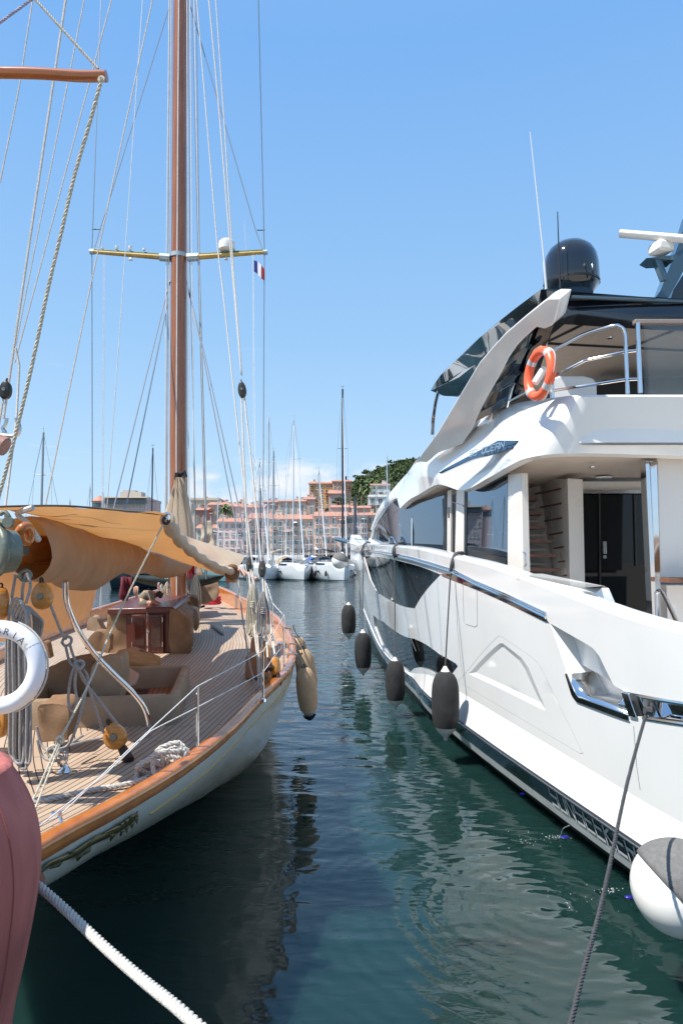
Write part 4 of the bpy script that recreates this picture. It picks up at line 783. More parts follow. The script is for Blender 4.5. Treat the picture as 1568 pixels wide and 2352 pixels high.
# cockpit coaming under canvas
def Dk(s): return dz_(s)
sA, sB = -6.75, -4.95
def coam(l0, l1, s0, s1, z0, z1, th, r=.12):
    def loop(d, z):
        a = [];  cs = [(l1-r, s0+r, -90), (l1-r, s1-r, 0), (l0+r, s1-r, 90), (l0+r, s0+r, 180)]
        for (cx, cy, a0) in cs:
            for q in range(7): t = R(a0+15*q); a.append(bw(cy+(r-d)*math.sin(t), cx+(r-d)*math.cos(t), z+.006*math.sin(cx*40+q*3)))
        return a
    return MB().grid([loop(-.012, z0), loop(.0, z0+.12), loop(0, z1-.02), loop(.02, z1), loop(th-.02, z1), loop(th, z1-.02), loop(th, z0-.2)], close=True)
zc_ = Dk(-6)
O('coaming_cover', coam(-.62, .78, sA, sB, zc_+.01, zc_+.29, .09), canvas, SY, ang=50)
wf = MB(); wf.uv = []; rr_ = []
for i in range(2):
    r = []
    for j in range(2): s, l = (sA+.1, sB-.1)[i], (-.5, .68)[j]; r.append(bw(s, l, zc_+.05)); wf.uv.append((l, s))
    rr_.append(r)
wf.grid(rr_); O('cockpit_sole', wf, deck_mat('cockpit_teak', (.34, .15, .075), (.2, .08, .04)), SY)
O('cockpit_seat', MB().plate([P(238, 1530, 7.2), P(278, 1520, 7.6), P(320, 1546, 7.4), P(312, 1566, 7.2), P(272, 1580, 6.9)], V((0, 0, -.05))), mat('pale_cushion', (.42, .25, .18), .7, var=.1), SY, bevel=.02)
O('cockpit_hatch', MB().plate([G(276, 1586, zc_+.058), G(340, 1584, zc_+.058), G(330, 1608, zc_+.058), G(276, 1608, zc_+.058)], V((0, 0, .004))), blackm, SY)
def lump(pts, D, dz, m, name, seed=0, par=SY, n=3, amp=.02, depth=.3):
    """cloth-covered thing: an upright outline given real depth, softened and creased"""
    pts = [(p.x, p.y) for p in smooth([V((a, b, 0)) for a, b in pts], 3)]; mb = MB().plate(PP(pts, D), V((.03-.2*depth, depth, .01))); bm = bmesh.new()
    vs = [bm.verts.new(v) for v in mb.v]
    for f in mb.f:
        try: bm.faces.new([vs[i] for i in f])
        except ValueError: pass
    bmesh.ops.recalc_face_normals(bm, faces=bm.faces)
    for _ in range(n): bmesh.ops.subdivide_edges(bm, edges=[e for e in bm.edges if e.calc_length() > .06], cuts=1, use_grid_fill=True)
    bmesh.ops.triangulate(bm, faces=bm.faces)
    for _ in range(7): bmesh.ops.smooth_vert(bm, verts=bm.verts, factor=.5)
    for v in bm.verts:
        c_ = v.co; fold = 1-2*abs(noise.noise(V((c_.x*7+seed, c_.y*5, c_.z*2.2)))); v.co = c_+V((noise.noise(c_*5+V((seed, 0, 0))), noise.noise(c_*5+V((0, seed, 3))), noise.noise(c_*7)*.6))*amp*1.3+V((fold, -fold, 0))*amp*.7
    bm.verts.index_update(); out_ = MB().add([v.co.copy() for v in bm.verts], [tuple(v.index for v in f.verts) for f in bm.faces]); bm.free()
    return O(name, out_, m, par, ang=70)
lump([(205, 1612), (209, 1534), (245, 1512), (277, 1512), (277, 1610)], 6.6, 0, canvas, 'wheel_cover', 3)
lump([(96, 1610), (100, 1548), (150, 1520), (205, 1512), (232, 1540), (258, 1608)], 6.9, 0, canvasb, 'binnacle_cover', 5)
lump([(86, 1705), (88, 1626), (110, 1618), (150, 1620), (158, 1650), (150, 1700)], 5.5, 0, canvasb, 'seat_locker_cover', 9)
lump([(98, 1515), (97, 1478), (106, 1478), (115, 1512)], 8.2, 0, canvasb, 'bollard_cover', 12, amp=.01, depth=.1)
lump([(196, 1492), (206, 1462), (222, 1450), (250, 1466), (246, 1500)], 10.3, 0, canvasb, 'vent_cover', 13)
lump([(198, 1448), (204, 1422), (218, 1418), (230, 1440), (236, 1452)], 12.5, 0, canvas, 'winch_cover', 14, amp=.01)
# skylight with canvas hood and brown panels
def prism_b(name, s0, s1, l0, l1, z0, z1, m, inset_=0., par=SY, bev=.012):
    q = [bw(s0, l0, z0), bw(s0, l1, z0), bw(s1, l1, z0), bw(s1, l0, z0)]; i = inset_
    t = [bw(s0+i, l0+i, z1), bw(s0+i, l1-i, z1), bw(s1-i, l1-i, z1), bw(s1-i, l0+i, z1)]
    return O(name, MB().add(q+t, [(0, 1, 2, 3), (4, 5, 6, 7), (0, 1, 5, 4), (1, 2, 6, 5), (2, 3, 7, 6), (3, 0, 4, 7)]), m, par, bevel=bev)
zd = Dk(-4)
skt = PP([(259, 1490, 8.9), (318, 1483, 9.6), (371, 1509, 9.2), (367, 1529, 8.7), (353, 1531, 8.6), (250, 1512, 8.7)])
O('skylight_cover', MB().plate([P(270, 1493, 9.0), P(309, 1484, 9.6), P(370, 1508, 9.3), P(352, 1530, 8.7), P(262, 1513, 8.6)], V((0, .02, -.2))), mat('ochre_canvas', (.34, .19, .075), .85, var=.15, bump=.3, bs=40), SY, bevel=.02)
pm = MB()
for i in range(3):
    for j in range(4): x = 0
pa, pb_, pc, pd = V((324, 1492, 0)), V((352, 1506, 0)), V((332, 1529, 0)), V((300, 1511, 0))
spn = [P(324, 1493, 9.41), P(352, 1506, 9.29), P(332, 1527, 8.9), P(300, 1512, 8.95)]
for i in range(4):
    a = lerp(spn[0], spn[3], i/4+.02); b = lerp(spn[1], spn[2], i/4+.02); c = lerp(spn[1], spn[2], i/4+.20); d = lerp(spn[0], spn[3], i/4+.20)
    O('skylight_panel', MB().plate([p+V((0, -.01, .012)) for p in (a, b, c, d)], V((0, 0, -.008))), mat('skylight_brown%d' % i, (.06, .025, .02), .5, var=.1), SY)
# deckhouse with twin doors under canvas
HS = 11.3
O('deckhouse_front', MB().plate(PP([(289, 1412, 11.3), (386, 1406, 11.3), (392, 1508, 11.3), (291, 1508, 11.3)]), V((0, .05, 0))), redwood, SY)
for x0, x1 in ((302, 336), (339, 374)):
    dr_ = O('house_door', MB().plate(PP([(x0, 1413, 11.22), (x1, 1412, 11.22), (x1+1, 1500, 11.22), (x0+1, 1500, 11.22)]), V((0, .04, 0))), redwood, SY, bevel=.004)
    O('door_panel', MB().plate(PP([(x0+7, 1419, 11.205), (x1-6, 1418, 11.205), (x1-5, 1487, 11.205), (x0+8, 1487, 11.205)]), V((0, .01, 0))), mat('dark_door_panel%d' % x0, (.035, .006, .004), .2, coat=.6, var=.3, vs=10), dr_)
    O('door_hinge', MB().box(P(x0+1 if x0 < 320 else x1-1, 1424, 11.2), (.012, .015, .08)).box(P(x0+1 if x0 < 320 else x1-1, 1480, 11.2), (.012, .015, .08)), brushed, dr_)
O('door_strip', MB().plate(PP([(336.4, 1409, 11.19), (338.6, 1409, 11.19), (339.4, 1500, 11.19), (337.2, 1500, 11.19)]), V((0, .01, 0))), chrome, SY); O('door_knob', MB().lathe([(0, -.05), (.02, -.045), (.025, -.03), (.01, -.02), (.01, 0)], P(342, 1452, 11.2), (0, 1, 0), 12), bronze, SY)
lump([(391, 1507), (385, 1408), (398, 1400), (430, 1418), (436, 1440), (434, 1506)], 11.25, 0, canvasb, 'house_side_cover', 21, depth=2.0, amp=.03, n=4)
lump([(244, 1500), (246, 1412), (270, 1402), (290, 1410), (291, 1506)], 11.35, 0, canvasb, 'house_side_cover', 22, depth=2.6, n=4)
O('house_roof', MB().plate(PP([(246, 1398, 11.25), (396, 1394, 11.25), (404, 1402, 11.25), (384, 1407, 11.25), (290, 1411, 11.25), (246, 1412, 11.25)]), V((-.4, 2.9, .02))), redwood, SY, bevel=.02)
O('roof_coaming', MB().plate(PP([(352, 1388, 12.2), (392, 1387, 12.2), (394, 1396, 12.2), (352, 1397, 12.2)]), V((-.1, .7, 0))), redwood, SY, bevel=.01)
# forward deckhouse planking and foremast cover
O('forward_house', MB().plate(PP([(424, 1388, 17), (424, 1330, 17), (461, 1330, 17.6), (461, 1390, 17.6)]), V((-.4, 1.5, 0))), mat('planked_teak_house', (.2, .09, .05), .45, var=.25, vs=14, stretch=(8, 8, .5)), SY)
lump([(455, 1390), (450, 1290), (470, 1330), (497, 1335), (498, 1372), (478, 1386)], 18.0, 0, canvas, 'forward_cover', 31, depth=.5)
lump([(458, 1290), (462, 1215), (474, 1198), (484, 1204), (490, 1250), (492, 1290)], 19.5, 0, sailc, 'staysail_cover', 33, depth=.3, amp=.03)
# furled sail heaped at the mast
O('mainsail_head', MB().grid([[P(x, y, 15.6)+V((0, -dy, 0)) for x, y, dy in zip(xs, [y]*9, [0, .12, .02, .2, .1, .22, .05, .15, 0])] for y, xs in ((1098, [405, 406, 408, 410, 412, 414, 416, 418, 420]), (1118, [397, 401, 404, 408, 411, 415, 419, 424, 428]), (1150, [388, 392, 399, 404, 411, 417, 422, 429, 434]), (1180, [378, 385, 394, 402, 410, 418, 426, 434, 439]), (1215, [374, 383, 393, 403, 412, 421, 430, 439, 445]), (1262, [372, 382, 393, 404, 414, 423, 432, 441, 446]))]).grid([[P(x, y, 16.1) for x in (a, b)] for y, a, b in ((1098, 405, 420), (1180, 378, 439), (1262, 372, 446))]), sailc, SY, ang=180)
O('sail_headboard', MB().tube(PP([(405, 1102, 15.7), (407, 1086, 15.7)]), .06, 6).tube(PP([(412, 1092, 15.7), (424, 1084, 15.6), (426, 1096, 15.6)]), .045, 6), blackm, SY)
# boom under its cover
bmP = PP([(-40, 1262, 4.6), (60, 1262, 5.2), (140, 1264, 6.2), (260, 1274, 8.4), (400, 1290, 13.5), (412, 1290, 15.8)])
O('boom', MB().tube(bmP, [.115, .12, .13, .13, .13, .12], 16), varn, SY)
cs = [(58, 1186, 1334, 5.05), (78, 1184, 1334, 5.2), (100, 1186, 1336, 5.4), (128, 1196, 1342, 5.8), (156, 1204, 1351, 6.2), (180, 1212, 1356, 6.6), (205, 1220, 1356, 7.0), (223, 1226, 1344, 7.4), (243, 1232, 1330, 7.8), (262, 1236, 1321, 8.3), (283, 1240, 1318, 8.9), (300, 1246, 1321, 9.5), (322, 1254, 1318, 10.2), (346, 1262, 1319, 11), (370, 1266, 1327, 12), (400, 1264, 1325, 13.2), (420, 1262, 1316, 14.2), (436, 1262, 1293, 15)]
rows = []
for i, (x, yt, yb, D) in enumerate(cs):
    top, bot = P(x, yt, D), P(x, yb, D); h = (top.z-bot.z)/2; c = (top+bot)/2; r = []
    wdt = min(h, .23)*(.86 if i % 4 == 2 and i > 6 else 1.08)
    for j in range(20):
        t = 2*math.pi*j/20; q = c+V((.92, -.38, 0))*math.sin(t)*wdt+V((0, 0, 1))*math.cos(t)*h
        q += V((noise.noise(q*3.1), noise.noise(q*3.1+V((5, 0, 0))), noise.noise(q*2.3)*.6))*.045; r.append(q)
    rows.append(r)
rs = [[cr([rows[i][j] for i in range(len(rows))], t/3) for j in range(20)] for t in range((len(rows)-1)*3+1)]
O('boom_cover', MB().grid(rs, close=True), covm, SY, ang=180)
O('cover_lacing', MB().tube(smooth(PP([(28, 1168, 4.9), (50, 1172, 4.8), (76, 1166, 4.7), (40, 1180, 4.8), (62, 1200, 4.8), (90, 1240, 4.85), (76, 1228, 4.8)]), 4), .02, 6), rope_w, SY)
# bronze boom end casting and fittings at the left edge
be = P(-14, 1266, 4.45)
O('boom_end_casting', MB().torus(be, .15, .03, (-.6, -.8, .0), 36, 12).torus(be, .10, .016, (-.6, -.8, .0), 24, 8).lathe([(0, .0), (.14, .0), (.15, .05), (.14, .12), (0, .12)], be, (.6, .8, 0), 28), bronze, SY)
O('boom_bracket', MB().plate(PP([(30, 1238, 4.7), (46, 1246, 4.8), (58, 1252, 4.9), (60, 1270, 4.9), (52, 1278, 4.85), (38, 1276, 4.75), (30, 1290, 4.7)]), V((.01, .04, 0))), bronze, SY, bevel=.006)
rv_ = MB()
for i in range(4):
    for k in (1246, 1272): rv_.lathe([(0, -.012), (.006, -.01), (.008, 0)], P(38+i*5, k+i*1.2, 4.72+.03*i), (0, 1, 0), 6)
O('rivet', rv_, brushed, SY)['kind'] = 'stuff'
O('boom_saddle', MB().tube(smooth(PP([(42, 1226, 4.6), (52, 1212, 4.6), (64, 1210, 4.65), (70, 1228, 4.7), (64, 1244, 4.7), (50, 1238, 4.65), (46, 1222, 4.6)]), 4), .032, 10), varn, SY)
O('boom_shackle', MB().tube(PP([(5, 1196, 4.4), (8, 1234, 4.5)]), .02, 8).tube(PP([(0, 1222, 4.4), (38, 1230, 4.6)]), .016, 8).tube(smooth(PP([(0, 1182, 4.4), (12, 1176, 4.4), (22, 1190, 4.4), (20, 1200, 4.45)]), 4), .014, 8).lathe([(0, 0), (.035, 0), (.035, .03), (0, .03)], P(22, 1200, 4.4), (0, -1, 0), 12), bronze, SY)
O('sheet_eye', MB().torus(P(58, 1322, 4.75), .035, .013, (.3, -1, 0), 20, 8), bronze, SY)
O('leather_end', MB().tube(PP([(-30, 1008, 4.2), (12, 1026, 4.2)]), .06, 16), mat('pinkish_leather', (.32, .16, .13), .5, var=.15), SY)
O('mizzen_shackle', MB().tube(smooth(PP([(16, 960, 5.2), (12, 976, 5.2), (6, 984, 5.2), (12, 994, 5.2), (2, 1000, 5.2)]), 3), .016, 6).tube(smooth(PP([(38, 960, 5.0), (44, 984, 5), (36, 1000, 5), (0, 1000, 5)]), 4), .018, 8), brushed, SY)
L1('topping_lift', [(36, 800, 5.2), (44, 840, 5.2), (38, 960, 5.1), (12, 1165, 4.9), (14, 1200, 4.6)], .010, rope_w); L1('topping_lift', [(10, 900, 5.4), (-4, 985, 5.4)], .009, rope_w)
# gaff spar at the top left with its laid ropes
gf = E('wooden_spar', P(60, 190, 3.9), 'curved varnished wooden spar end crossing the top left corner', 'spar')
O('spar', MB().tube(smooth(PP([(-80, 166, 3.9), (0, 166, 3.9), (90, 168, 3.9), (180, 174, 3.9), (236, 174, 3.9), (246, 174, 3.9)]), 5), [.041]*5+[.037]*20+[.01], 16, flat=.85), mat('warm_varnished_spar', (.42, .13, .035), .2, coat=.7, col2=(.28, .08, .02), vs=4, stretch=(1, 5, 5)), gf)
T(O('laid_rope', MB().rope(smooth(PP([(234, 178, 3.8), (206, 282, 3.85), (171, 403, 3.9), (143, 524, 3.92), (111, 660, 3.95), (71, 850, 4.0), (30, 1020, 4.05), (0, 1131, 4.1), (-20, 1200, 4.1)]), 6), .0118, 6.5), rope_t), 'thick three strand tan rope sweeping down from the wooden spar to the left edge', 'rope')
T(O('laid_rope', MB().rope(PP([(76, -8, 3.9), (225, 157, 3.9)]), .0085, 6.5), rope_t), 'tan three strand rope from the top edge down to the tip of the wooden spar', 'rope')
T(O('laid_rope', MB().rope(PP([(-10, 58, 3.9), (78, -6, 3.9)]), .0085, 6.5), mat('mauve_rope', (.33, .31, .42), .8, var=.2, vs=60)), 'mauve three strand rope across the very top left corner', 'rope')
O('spar_eye', MB().torus(P(233, 181, 3.83), .014, .009, (0, -1, 0), 14, 6), rope_t, gf)
# awning
AW = E('awning', (-2.2, 8, 2.7), 'cream canvas sun awning, orange where the sun glows through, stretched over the boom', 'awning')
e0 = [(-30, 1166, 4.6), (60, 1163, 4.75), (150, 1163, 4.9), (230, 1169, 5.1), (310, 1176, 5.1), (385, 1184, 5.2), (415, 1235, 6.6), (455, 1272, 8.3), (495, 1297, 9.7), (534, 1311, 10.9)]
e1 = [(-30, 1172, 4.9), (46, 1171, 5.1), (97, 1188, 5.7), (164, 1208, 6.6), (220, 1226, 7.5), (290, 1244, 8.8), (354, 1265, 10.3), (402, 1279, 11.3), (455, 1292, 11.6), (510, 1309, 11.6)]
A0_, A1_ = smooth(PP(e0), 5), smooth(PP(e1), 5)
rows = []
for k in range(9):
    f = k/8; rows.append([lerp(a, b, f)+V((0, 0, -.10*math.sin(math.pi*f)*min(1, i/20)+.008*math.sin(i*.9+k))) for i, (a, b) in enumerate(zip(A0_, A1_))])
O('awning_panel', MB().grid(rows), awnm, AW, ang=180)
f0 = [(385, 1184, 5.25), (405, 1225, 6.7), (432, 1252, 7.4), (462, 1279, 8.6), (491, 1297, 9.7), (539, 1307, 11.0)]
f1 = [(386, 1186, 7.0), (410, 1218, 8.4), (440, 1236, 10.4), (480, 1249, 11.5), (520, 1262, 12.2), (562, 1276, 12.6)]
F0, F1 = smooth(PP(f0), 4), smooth(PP(f1), 4)
O('awning_panel', MB().grid([[lerp(a, b, k/6)+V((0, 0, -.05*math.sin(math.pi*k/6))) for a, b in zip(F0, F1)] for k in range(7)]), awnm, AW, ang=180)
rl_ = smooth(PP([(383, 1190, 5.2), (392, 1212, 5.7), (412, 1240, 6.6), (437, 1264, 7.6), (462, 1283, 8.6), (491, 1299, 9.7), (515, 1309, 10.4), (534, 1313, 10.9)]), 5)
O('rolled_edge', MB().tube(rl_, [.055*(1+.22*math.sin(i*1.35))*(1 if i > 2 else .9) for i in range(len(rl_))], 12), sailc, AW)
O('rolled_edge', MB().torus(P(381, 1196, 5.15), .022, .012, (.6, -1, 0), 16, 8), leather, AW); O('rolled_edge', MB().torus(P(533, 1314, 10.8), .08, .05, (.5, -1, 0), 20, 8), mat('brown_rolled_cloth', (.2, .1, .05), .8, var=.2), AW)
O('hem', MB().tube(smooth(PP([(x, y-1, D) for x, y, D in e0[:6]]), 4), .008, 6), mat('dark_hem', (.05, .045, .04), .7, var=0), AW)
pf0 = smooth(PP([(0, 1190, 5.2), (60, 1200, 5.8), (110, 1206, 6.4), (160, 1216, 7.2), (205, 1228, 8), (250, 1240, 8.8), (310, 1252, 10.4), (380, 1264, 12.4)]), 4); pf1 = smooth(PP([(-60, 1480, 7.4), (30, 1468, 8.0), (92, 1450, 8.1), (150, 1442, 8.3), (203, 1414, 8.7), (228, 1342, 9.6), (300, 1311, 11.5), (384, 1292, 13.6)]), 4)
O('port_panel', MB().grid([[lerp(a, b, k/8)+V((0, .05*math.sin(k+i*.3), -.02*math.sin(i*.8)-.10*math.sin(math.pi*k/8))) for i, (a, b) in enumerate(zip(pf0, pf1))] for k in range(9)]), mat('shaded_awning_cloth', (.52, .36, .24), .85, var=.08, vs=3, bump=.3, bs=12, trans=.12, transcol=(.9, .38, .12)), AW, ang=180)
T(O('awning_guy', MB().rope(smooth(PP([(384, 1186, 5.15), (276, 1402, 5.1), (206, 1567, 4.7), (135, 1705, 4.35)]), 3), .0075, 6).rope(PP([(135, 1705, 4.35), (62, 1870, 3.7)]), .0065, 6).rope(PP([(138, 1708, 4.35), (70, 1888, 3.65)]), .0065, 6).torus(P(138, 1700, 4.35), .022, .009, (0, -1, 0), 14, 6).torus(P(122, 1726, 4.3), .035, .0065, (.3, -1, 0), 20, 6), rope_t, ang=60), 'tan guy rope from the awning corner block down to the stern deck', 'rope')
T(O('steel_hook', MB().tube(smooth(PP([(380, 1180, 5.15), (388, 1182, 5.15), (386, 1192, 5.15), (381, 1188, 5.15)]), 4), .012, 8), chrome), 'small steel snap hook at the pointed corner of the awning', 'hook')
# lashing at the awning's forward corner
T(O('lashing', MB().tube(smooth(PP([(545, 1308, 10.9), (560, 1312, 10.4), (575, 1322, 9.5), (590, 1330, 9.2)]), 4), .02, 6).tube(smooth(PP([(548, 1302, 10.8), (556, 1320, 10.6), (552, 1306, 10.5), (564, 1322, 10.2)]), 4), .018, 6), mat('pink_cord', (.42, .28, .24), .8, var=.2), ang=60), 'pinkish knotted lashing between the awning tip and the tackle', 'rope')
T(O('hanging_cloth', MB().grid([[P(x+2*math.sin(y), y, 10.9-.04*math.sin(x)) for x in (520, 526, 532, 538, 545)] for y in (1316, 1324, 1331, 1338)]), mat('peach_cloth', (.5, .27, .16), .85, var=.15), ang=180, solid=.01), 'small peach cloth hanging from the tip of the awning roll', 'cloth')
# lifebuoy with the yacht's name
c_ = P(-2, 1533, 4.3); lb, a, b, axn = lifering('lifebuoy', c_, (0, -1, .05), .235, .054, whiteb, 'white ring lifebuoy lettered CAMBRIA 1928 hanging at the stern, cut by the left edge', (0, 0, 1), tapes=(1.72, 1.28), tape=pvcw)
def arc_text(txt, c, r, a_mid, size, parent, flip=1):
    cu = bpy.data.curves.new('t', 'FONT'); cu.body = '0'; cu.size = size; tot = len(txt); stp = size*.86/r
    for i, ch in enumerate(txt):
        cu.body = ch; ob = bpy.data.objects.new('t', cu); me = bpy.data.meshes.new_from_object(ob); bpy.data.objects.remove(ob)
        ang_ = a_mid-flip*(i-(tot-1)/2)*stp; ux = V((math.sin(ang_)*flip, 0, -math.cos(ang_)*flip)); uy = V((math.cos(ang_)*flip, 0, math.sin(ang_)*flip))
        xs = [v.co.x for v in me.vertices]; cx = (min(xs)+max(xs))/2 if xs else 0; ctr = c+V((math.cos(ang_), 0, math.sin(ang_)))*r
        mb = MB().add([ctr+ux*(v.co.x-cx)+uy*(v.co.y-size*.35)+V((0, -.056, 0)) for v in me.vertices], [tuple(p.vertices) for p in me.polygons])
        O('painted_letter', mb, blackp, parent)
arc_text('CAMBRIA', c_, .235, R(86), .062, lb); arc_text('1928', c_, .235, R(-78), .062, lb, -1)
O('grab_line', MB().tube(smooth([c_+V((math.cos(t)*.295, .02, math.sin(t)*.295)) for t in [R(-70+14*i) for i in range(11)]], 3), .006, 6), rope_w, lb)
# ropes hanging in a big coil from the boom
CO = E('rope_coil', P(45, 1780, 4.9), 'big grey rope coil hanging from the boom behind the white lifebuoy', 'rope coil')
for i in range(9):
    o = i*5.4; D = 4.8+.03*math.sin(i*2.1); yb = 1766-4*abs(i-5)
    O('loop', MB().tube(smooth(PP([(36+i*1.6, 1416+2*i, D), (20+o*.85, 1470, D), (22+o*.9, 1620, D), (21+o*.9, 1715, D), (26+o*.8, yb-8, D), (36+o*.55, yb, D-.02), (48+o*.5, yb-14, D), (46+o*.55, 1620, D+.04), (38+o*.6, 1470, D+.05), (42+i*1.6, 1412+2*i, D)]), 5), .0092, 8), rope_g, CO)
for i in range(6):
    O('wrap', MB().tube(smooth(PP([(24+i*5, 1392+i*8, 4.74), (34+i*6, 1376+i*5, 4.70), (48+i*4, 1380+i*9, 4.68), (58+i*2, 1400+i*9, 4.70), (56, 1424+i*5, 4.74), (44, 1430, 4.78), (30, 1415+i*3, 4.78), (24+i*5, 1392+i*8, 4.76)]), 5), .0098, 8), rope_g, CO)
for i in range(5):
    O('loop', MB().tube(smooth(PP([(52+i*3, 1392+i*3, 4.85), (72+i*6, 1400+i*6, 4.9), (78+i*4, 1440+i*4, 4.92), (72+i*3, 1480, 4.92), (66+i*2, 1540, 4.9)]), 4), .009, 8), rope_g, CO)
O('loop', MB().tube(smooth(PP([(60, 1318, 4.75), (52, 1350, 4.75), (50, 1380, 4.75), (38, 1396, 4.72)]), 4), .011, 8), rope_g, CO); O('loop', MB().tube(smooth(PP([(62, 1316, 4.7), (70, 1345, 4.7), (60, 1386, 4.7)]), 4), .011, 8), rope_g, CO); O('loop', MB().tube(smooth(PP([(36, 1320, 4.9), (26, 1380, 4.9), (16, 1460, 4.9), (14, 1580, 4.95), (12, 1660, 5.0)]), 4), .011, 8), rope_g, CO)
SHT = E('sheet_tackle', P(150, 1760, 5.2), 'grey mainsheet rope knotted and hanging from the wooden block to the deck', 'rope')
for p, r in (([(116, 1390, 5.0), (140, 1450, 5.05), (152, 1468, 5.1)], .0105), ([(143, 1474, 5.1), (150, 1462, 5.1), (163, 1466, 5.1), (162, 1478, 5.05), (150, 1484, 5.05), (142, 1476, 5.1)], .0105), ([(160, 1478, 5.1), (166, 1500, 5.1), (178, 1530, 5.1), (190, 1560, 5.15), (205, 1580, 5.2), (270, 1664, 5.3)], .0105), ([(150, 1482, 5.1), (160, 1520, 5.1), (176, 1535, 5.05), (200, 1572, 5.1), (220, 1630, 5.2), (238, 1684, 5.3)], .0105),
             ([(174, 1524, 5.0), (162, 1560, 5.0), (157, 1610, 5.0), (166, 1633, 5.0), (176, 1614, 5.0), (172, 1570, 5.0), (176, 1530, 5.0)], .0105), ([(172, 1528, 5.0), (184, 1536, 4.95), (192, 1526, 5.0), (186, 1518, 5.0), (174, 1522, 5.0), (172, 1530, 5.0)], .012), ([(192, 1538, 5.1), (202, 1560, 5.1), (192, 1610, 5.1), (176, 1670, 5.05), (156, 1712, 5.05), (128, 1722, 5.0), (118, 1716, 5.0)], .0105),
             ([(240, 1694, 5.35), (200, 1702, 5.3), (160, 1712, 5.2), (190, 1690, 5.4)], .0105), ([(84, 1670, 5.0), (96, 1712, 5.0), (118, 1728, 4.95), (150, 1742, 4.9), (152, 1730, 4.9), (132, 1722, 4.95)], .0105), ([(86, 1700, 5.0), (98, 1738, 5.0), (124, 1748, 4.95), (148, 1742, 4.9), (154, 1734, 4.9)], .0105)):
    O('rope_length', MB().tube(smooth(PP(p), 6), r, 8), rope_g, SHT)
# heavy white rope on the stern deck
zdk = Dk(-8)+.03; WR = E('mooring_rope', G(378, 1780, zdk), 'heap of heavy white rope on deck by the rail, tail trailing aft', 'rope')
random.seed(5)
for i, (x, y, rx, rz, tl, h) in enumerate(((362, 1772, .15, .045, .2, .03), (388, 1745, .11, .10, .6, .10), (350, 1765, .10, .05, -.3, .06), (376, 1738, .13, .04, .3, .13), (402, 1755, .07, .09, 1.0, .08), (352, 1786, .12, .03, .1, .02), (394, 1768, .08, .05, -.5, .04), (365, 1752, .14, .05, .5, .09), (410, 1742, .06, .07, .4, .11), (340, 1778, .07, .04, .6, .03))):
    c = P(x, y, 4.9+.012*i); pts = []
    for k in range(15):
        t = 2*math.pi*k/14; q = V((math.cos(t)*rx*math.cos(tl)-math.sin(t)*rz*math.sin(tl), .06*math.sin(t+i), math.cos(t)*rx*math.sin(tl)+math.sin(t)*rz*math.cos(tl)))
        pts.append(c+q*1.0+V((0, 0, .01*math.sin(3*t+i))))
    O('rope_loop', MB().rope(smooth(pts, 5), .0185, 5.5), rope_w, WR)
O('rope_tail', MB().rope(smooth([G(x, y, zdk+.01) for x, y in ((338, 1788), (290, 1802), (230, 1812), (160, 1826), (110, 1838), (60, 1845), (0, 1860))], 4), .019, 5.5), rope_w, WR)
# winches, boxes, little deck gear
def winchbox(x0, x1, y0, y1, D, lab, seed):
    o = lump([(x0, y1), (x0+2, y0+4), (x0+14, y0), (x1-6, y0+2), (x1, y0+8), (x1, y1)], D, 0, mat('box_canvas%d' % seed, (.32, .17, .09), .85, var=.2, bump=.3), 'x', seed, par=None, depth=.3); o.name = 'winch_box'
    return T(o, lab, 'winch cover', 'canvas covered winches on the starboard deck')
winchbox(563, 604, 1508, 1556, 8.8, 'square brown canvas winch cover on the starboard deck, nearer of two', 41); winchbox(574, 606, 1470, 1505, 10.6, 'brown canvas winch cover on the starboard deck, farther of two', 42)
def capstan(x, y, D, s=1., lb=''):
    c = G(x, y, dz_(D-13)+.03); return T(O('deck_winch', MB().lathe([(.05*s, 0), (.05*s, .02), (.022*s, .035), (.02*s, .07*s), (.045*s, .08*s), (.05*s, .11*s), (.03*s, .13*s), (0, .135*s)], c, (0, 0, 1), 16), chrome), lb, 'winch', 'small steel deck fittings')
capstan(401, 1478, 11, .9, 'little steel winch standing alone on the planks right of the deckhouse'); capstan(643, 1492, 9.6, .9, 'small steel winch between rail and lifeline post'); capstan(586, 1619, 7, .8, 'steel fitting at the rail foot below the tackle'); capstan(528, 1368, 17, .9, 'small steel fairlead far forward on the sunlit deck')
T(O('tiller_post', MB().tube(PP([(-20, 1732, 5.0), (36, 1730, 5.0)]), .04, 10).tube(PP([(60, 1762, 4.9), (66, 1738, 4.9)]), .012, 6), leather), 'dark leather covered bar under the grey rope coil', 'bar')
T(O('cleat', MB().tube(PP([(135, 1748, 5.0), (146, 1768, 4.95)]), .012, 6).lathe([(.05, 0), (.03, .02), (.012, .06), (.02, .1)], G(150, 1772, zdk), (0, 0, 1), 12), chrome), 'steel cleat on deck at the foot of the hanging grey coil', 'cleat')
T(O('genoa_track', MB().plate([G(x, y, dz_(4)+.04) for x, y in ((484, 1437), (488, 1436), (514, 1454), (510, 1456))], V((0, 0, -.02))), blackm), 'short black track let into the foredeck planks', 'track')
